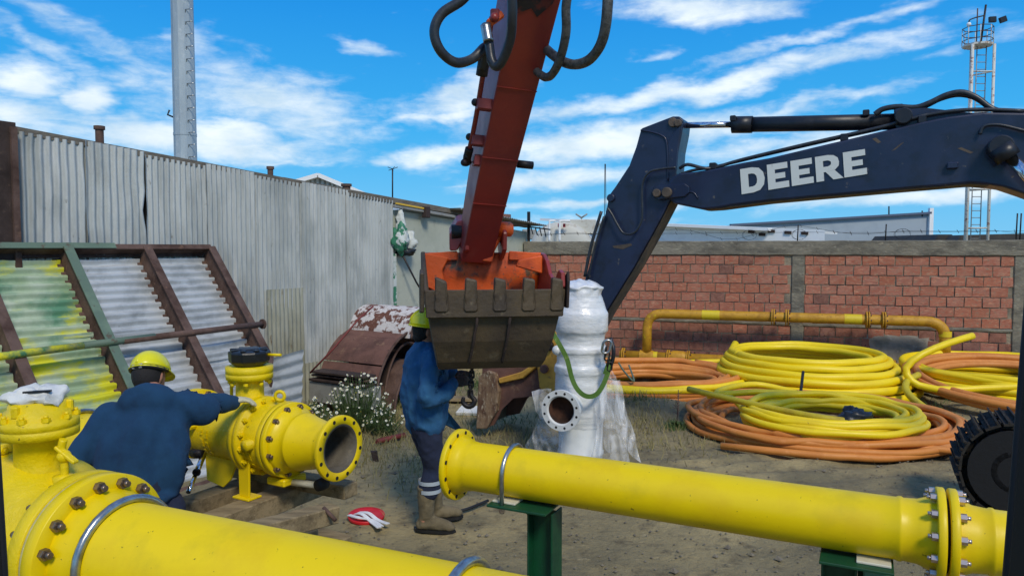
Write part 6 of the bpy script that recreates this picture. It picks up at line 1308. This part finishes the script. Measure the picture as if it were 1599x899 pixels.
# daisies
def daisy(label, u, v, Y, w, h, n, sd_):
    random.seed(sd_); b = P(u, v, Y); b.z = gz(b.x, b.y); t_ = thing('daisy_bush', label, 'flowers', b, 'daisy bushes by the steel shells')
    st_, fl, ce = MB(), MB(), MB()
    for i in range(n):
        a = random.uniform(0, 6.28); rr = random.random() ** .6 * w; hh = h * (1 - .55 * (rr / w) ** 2) * random.uniform(.6, 1.03)
        top = b + V((math.cos(a) * rr, math.sin(a) * rr * .7, hh)); bs0 = b + V((math.cos(a) * rr * .35, math.sin(a) * rr * .3, 0)); mid = bs0.lerp(top, .55) + V((random.gauss(0, .02), random.gauss(0, .02), 0))
        st_.tube([bs0, mid, top], .0035, 3, caps=False)
        for k in range(7):
            c = bs0.lerp(top, random.uniform(.1, .9)); d = V((random.gauss(0, 1), random.gauss(0, 1), random.gauss(0, .5))).normalized() * random.uniform(.03, .06); e = d.cross(Z).normalized() * .006; st_.add([c, c + d * .5 + e, c + d, c + d * .5 - e], [(0, 1, 2, 3)])
        if i % 2 == 0:
            nrm = V((random.gauss(0, .5), random.gauss(-.7, .4), random.uniform(.4, 1))).normalized(); u2, w2, a2 = frame(nrm); r_ = random.uniform(.012, .021)
            vs = [top] + [top + (u2 * math.cos(j * math.pi / 8) + w2 * math.sin(j * math.pi / 8)) * r_ * (1 if j % 2 else .72) for j in range(16)]
            fl.add(vs, [(0, 1 + j, 1 + (j + 1) % 16) for j in range(16)]); ce.ball(top + nrm * .003, (r_ * .34,) * 3, 6, 4)
    st_.build('foliage', 'leaf_green', t_, kind='stuff'); fl.build('petals', 'petal_white', t_, kind='stuff'); ce.build('flower_centres', 'petal_centre', t_, kind='stuff')
daisy('tall white daisy bush in front of the curved steel shells', 560, 650, 9.2, .46, .74, 210, 1)
daisy('smaller daisy bush with sparse flowers right behind the ball valve', 490, 672, 8.5, .34, .60, 170, 2)
daisy('low daisies at the right foot of the steel shells', 600, 650, 9.0, .28, .42, 90, 3)
# leafy weed
def weed(label, u, v, n, h, sd_, stalks=3):
    random.seed(sd_); b = G(u, v); b.z = gz(b.x, b.y); t_ = thing('weed', label, 'weed', b); L_ = MB(); s_ = MB()
    for i in range(n):
        a = random.uniform(0, 6.28); d = V((math.cos(a), math.sin(a), random.uniform(.2, .9))).normalized(); l = random.uniform(.05, .13); e = d.cross(Z).normalized() * l * .2
        L_.add([b, b + d * l * .5 + e, b + d * l, b + d * l * .5 - e], [(0, 1, 2, 3)])
    for i in range(stalks): 
        tpp = b + V((random.gauss(0, .05), random.gauss(0, .04), h * random.uniform(.7, 1))); s_.tube([b, b.lerp(tpp, .5) + V((.01, 0, 0)), tpp], .005, 4)
        for k in range(8): c = b.lerp(tpp, .4 + .07 * k); s_.tube([c, c + V((random.gauss(0, .03), 0, .03))], .003, 3)
    L_.build('leaves', 'leaf_green', t_, kind='stuff'); s_.build('stalks', 'rust_brown', t_, kind='stuff')
weed('dark leafy weed with tall dry stalks left of the low orange coil', 1056, 668, 60, .5, 4)
weed('small green weed on the dirt near the foot of the low orange coil', 1425, 694, 40, .1, 6, 0)
# ------------------------------------------------------------------ cab window pillars
def pillar(label, u0, v0, u1, v1, wpx, Y):
    a, b = P(u0, v0, Y), P(u1, v1, Y); d = (b - a).normalized(); a = a - d * .05; b = b + d * .6; s_ = wpx / F_PX * Y / 2; sg_ = 1 if u0 > 800 else -1
    o = V((sg_ * (s_ + .002), -.066, 0)); t_ = thing('cab_pillar', label, 'window pillar', b, 'black posts of the cab window')
    MB().bar(a + o, b + o, .12, s_ * 2, V((1, 0, 0))).build('post', 'pillar_black', t_, bevel=.012, seg=2)
    o2 = V((sg_ * .012, -.005, 0)); MB().tube([a + o2, b + o2], .010, 8).build('rubber_seal', 'pillar_black', t_)
pillar('black cab window pillar along the right edge of the picture', 1602, 385, 1561, 899, 90, 1.1)
pillar('black cab window pillar in the lower left corner', -4, 560, 17, 899, 90, 1.1)
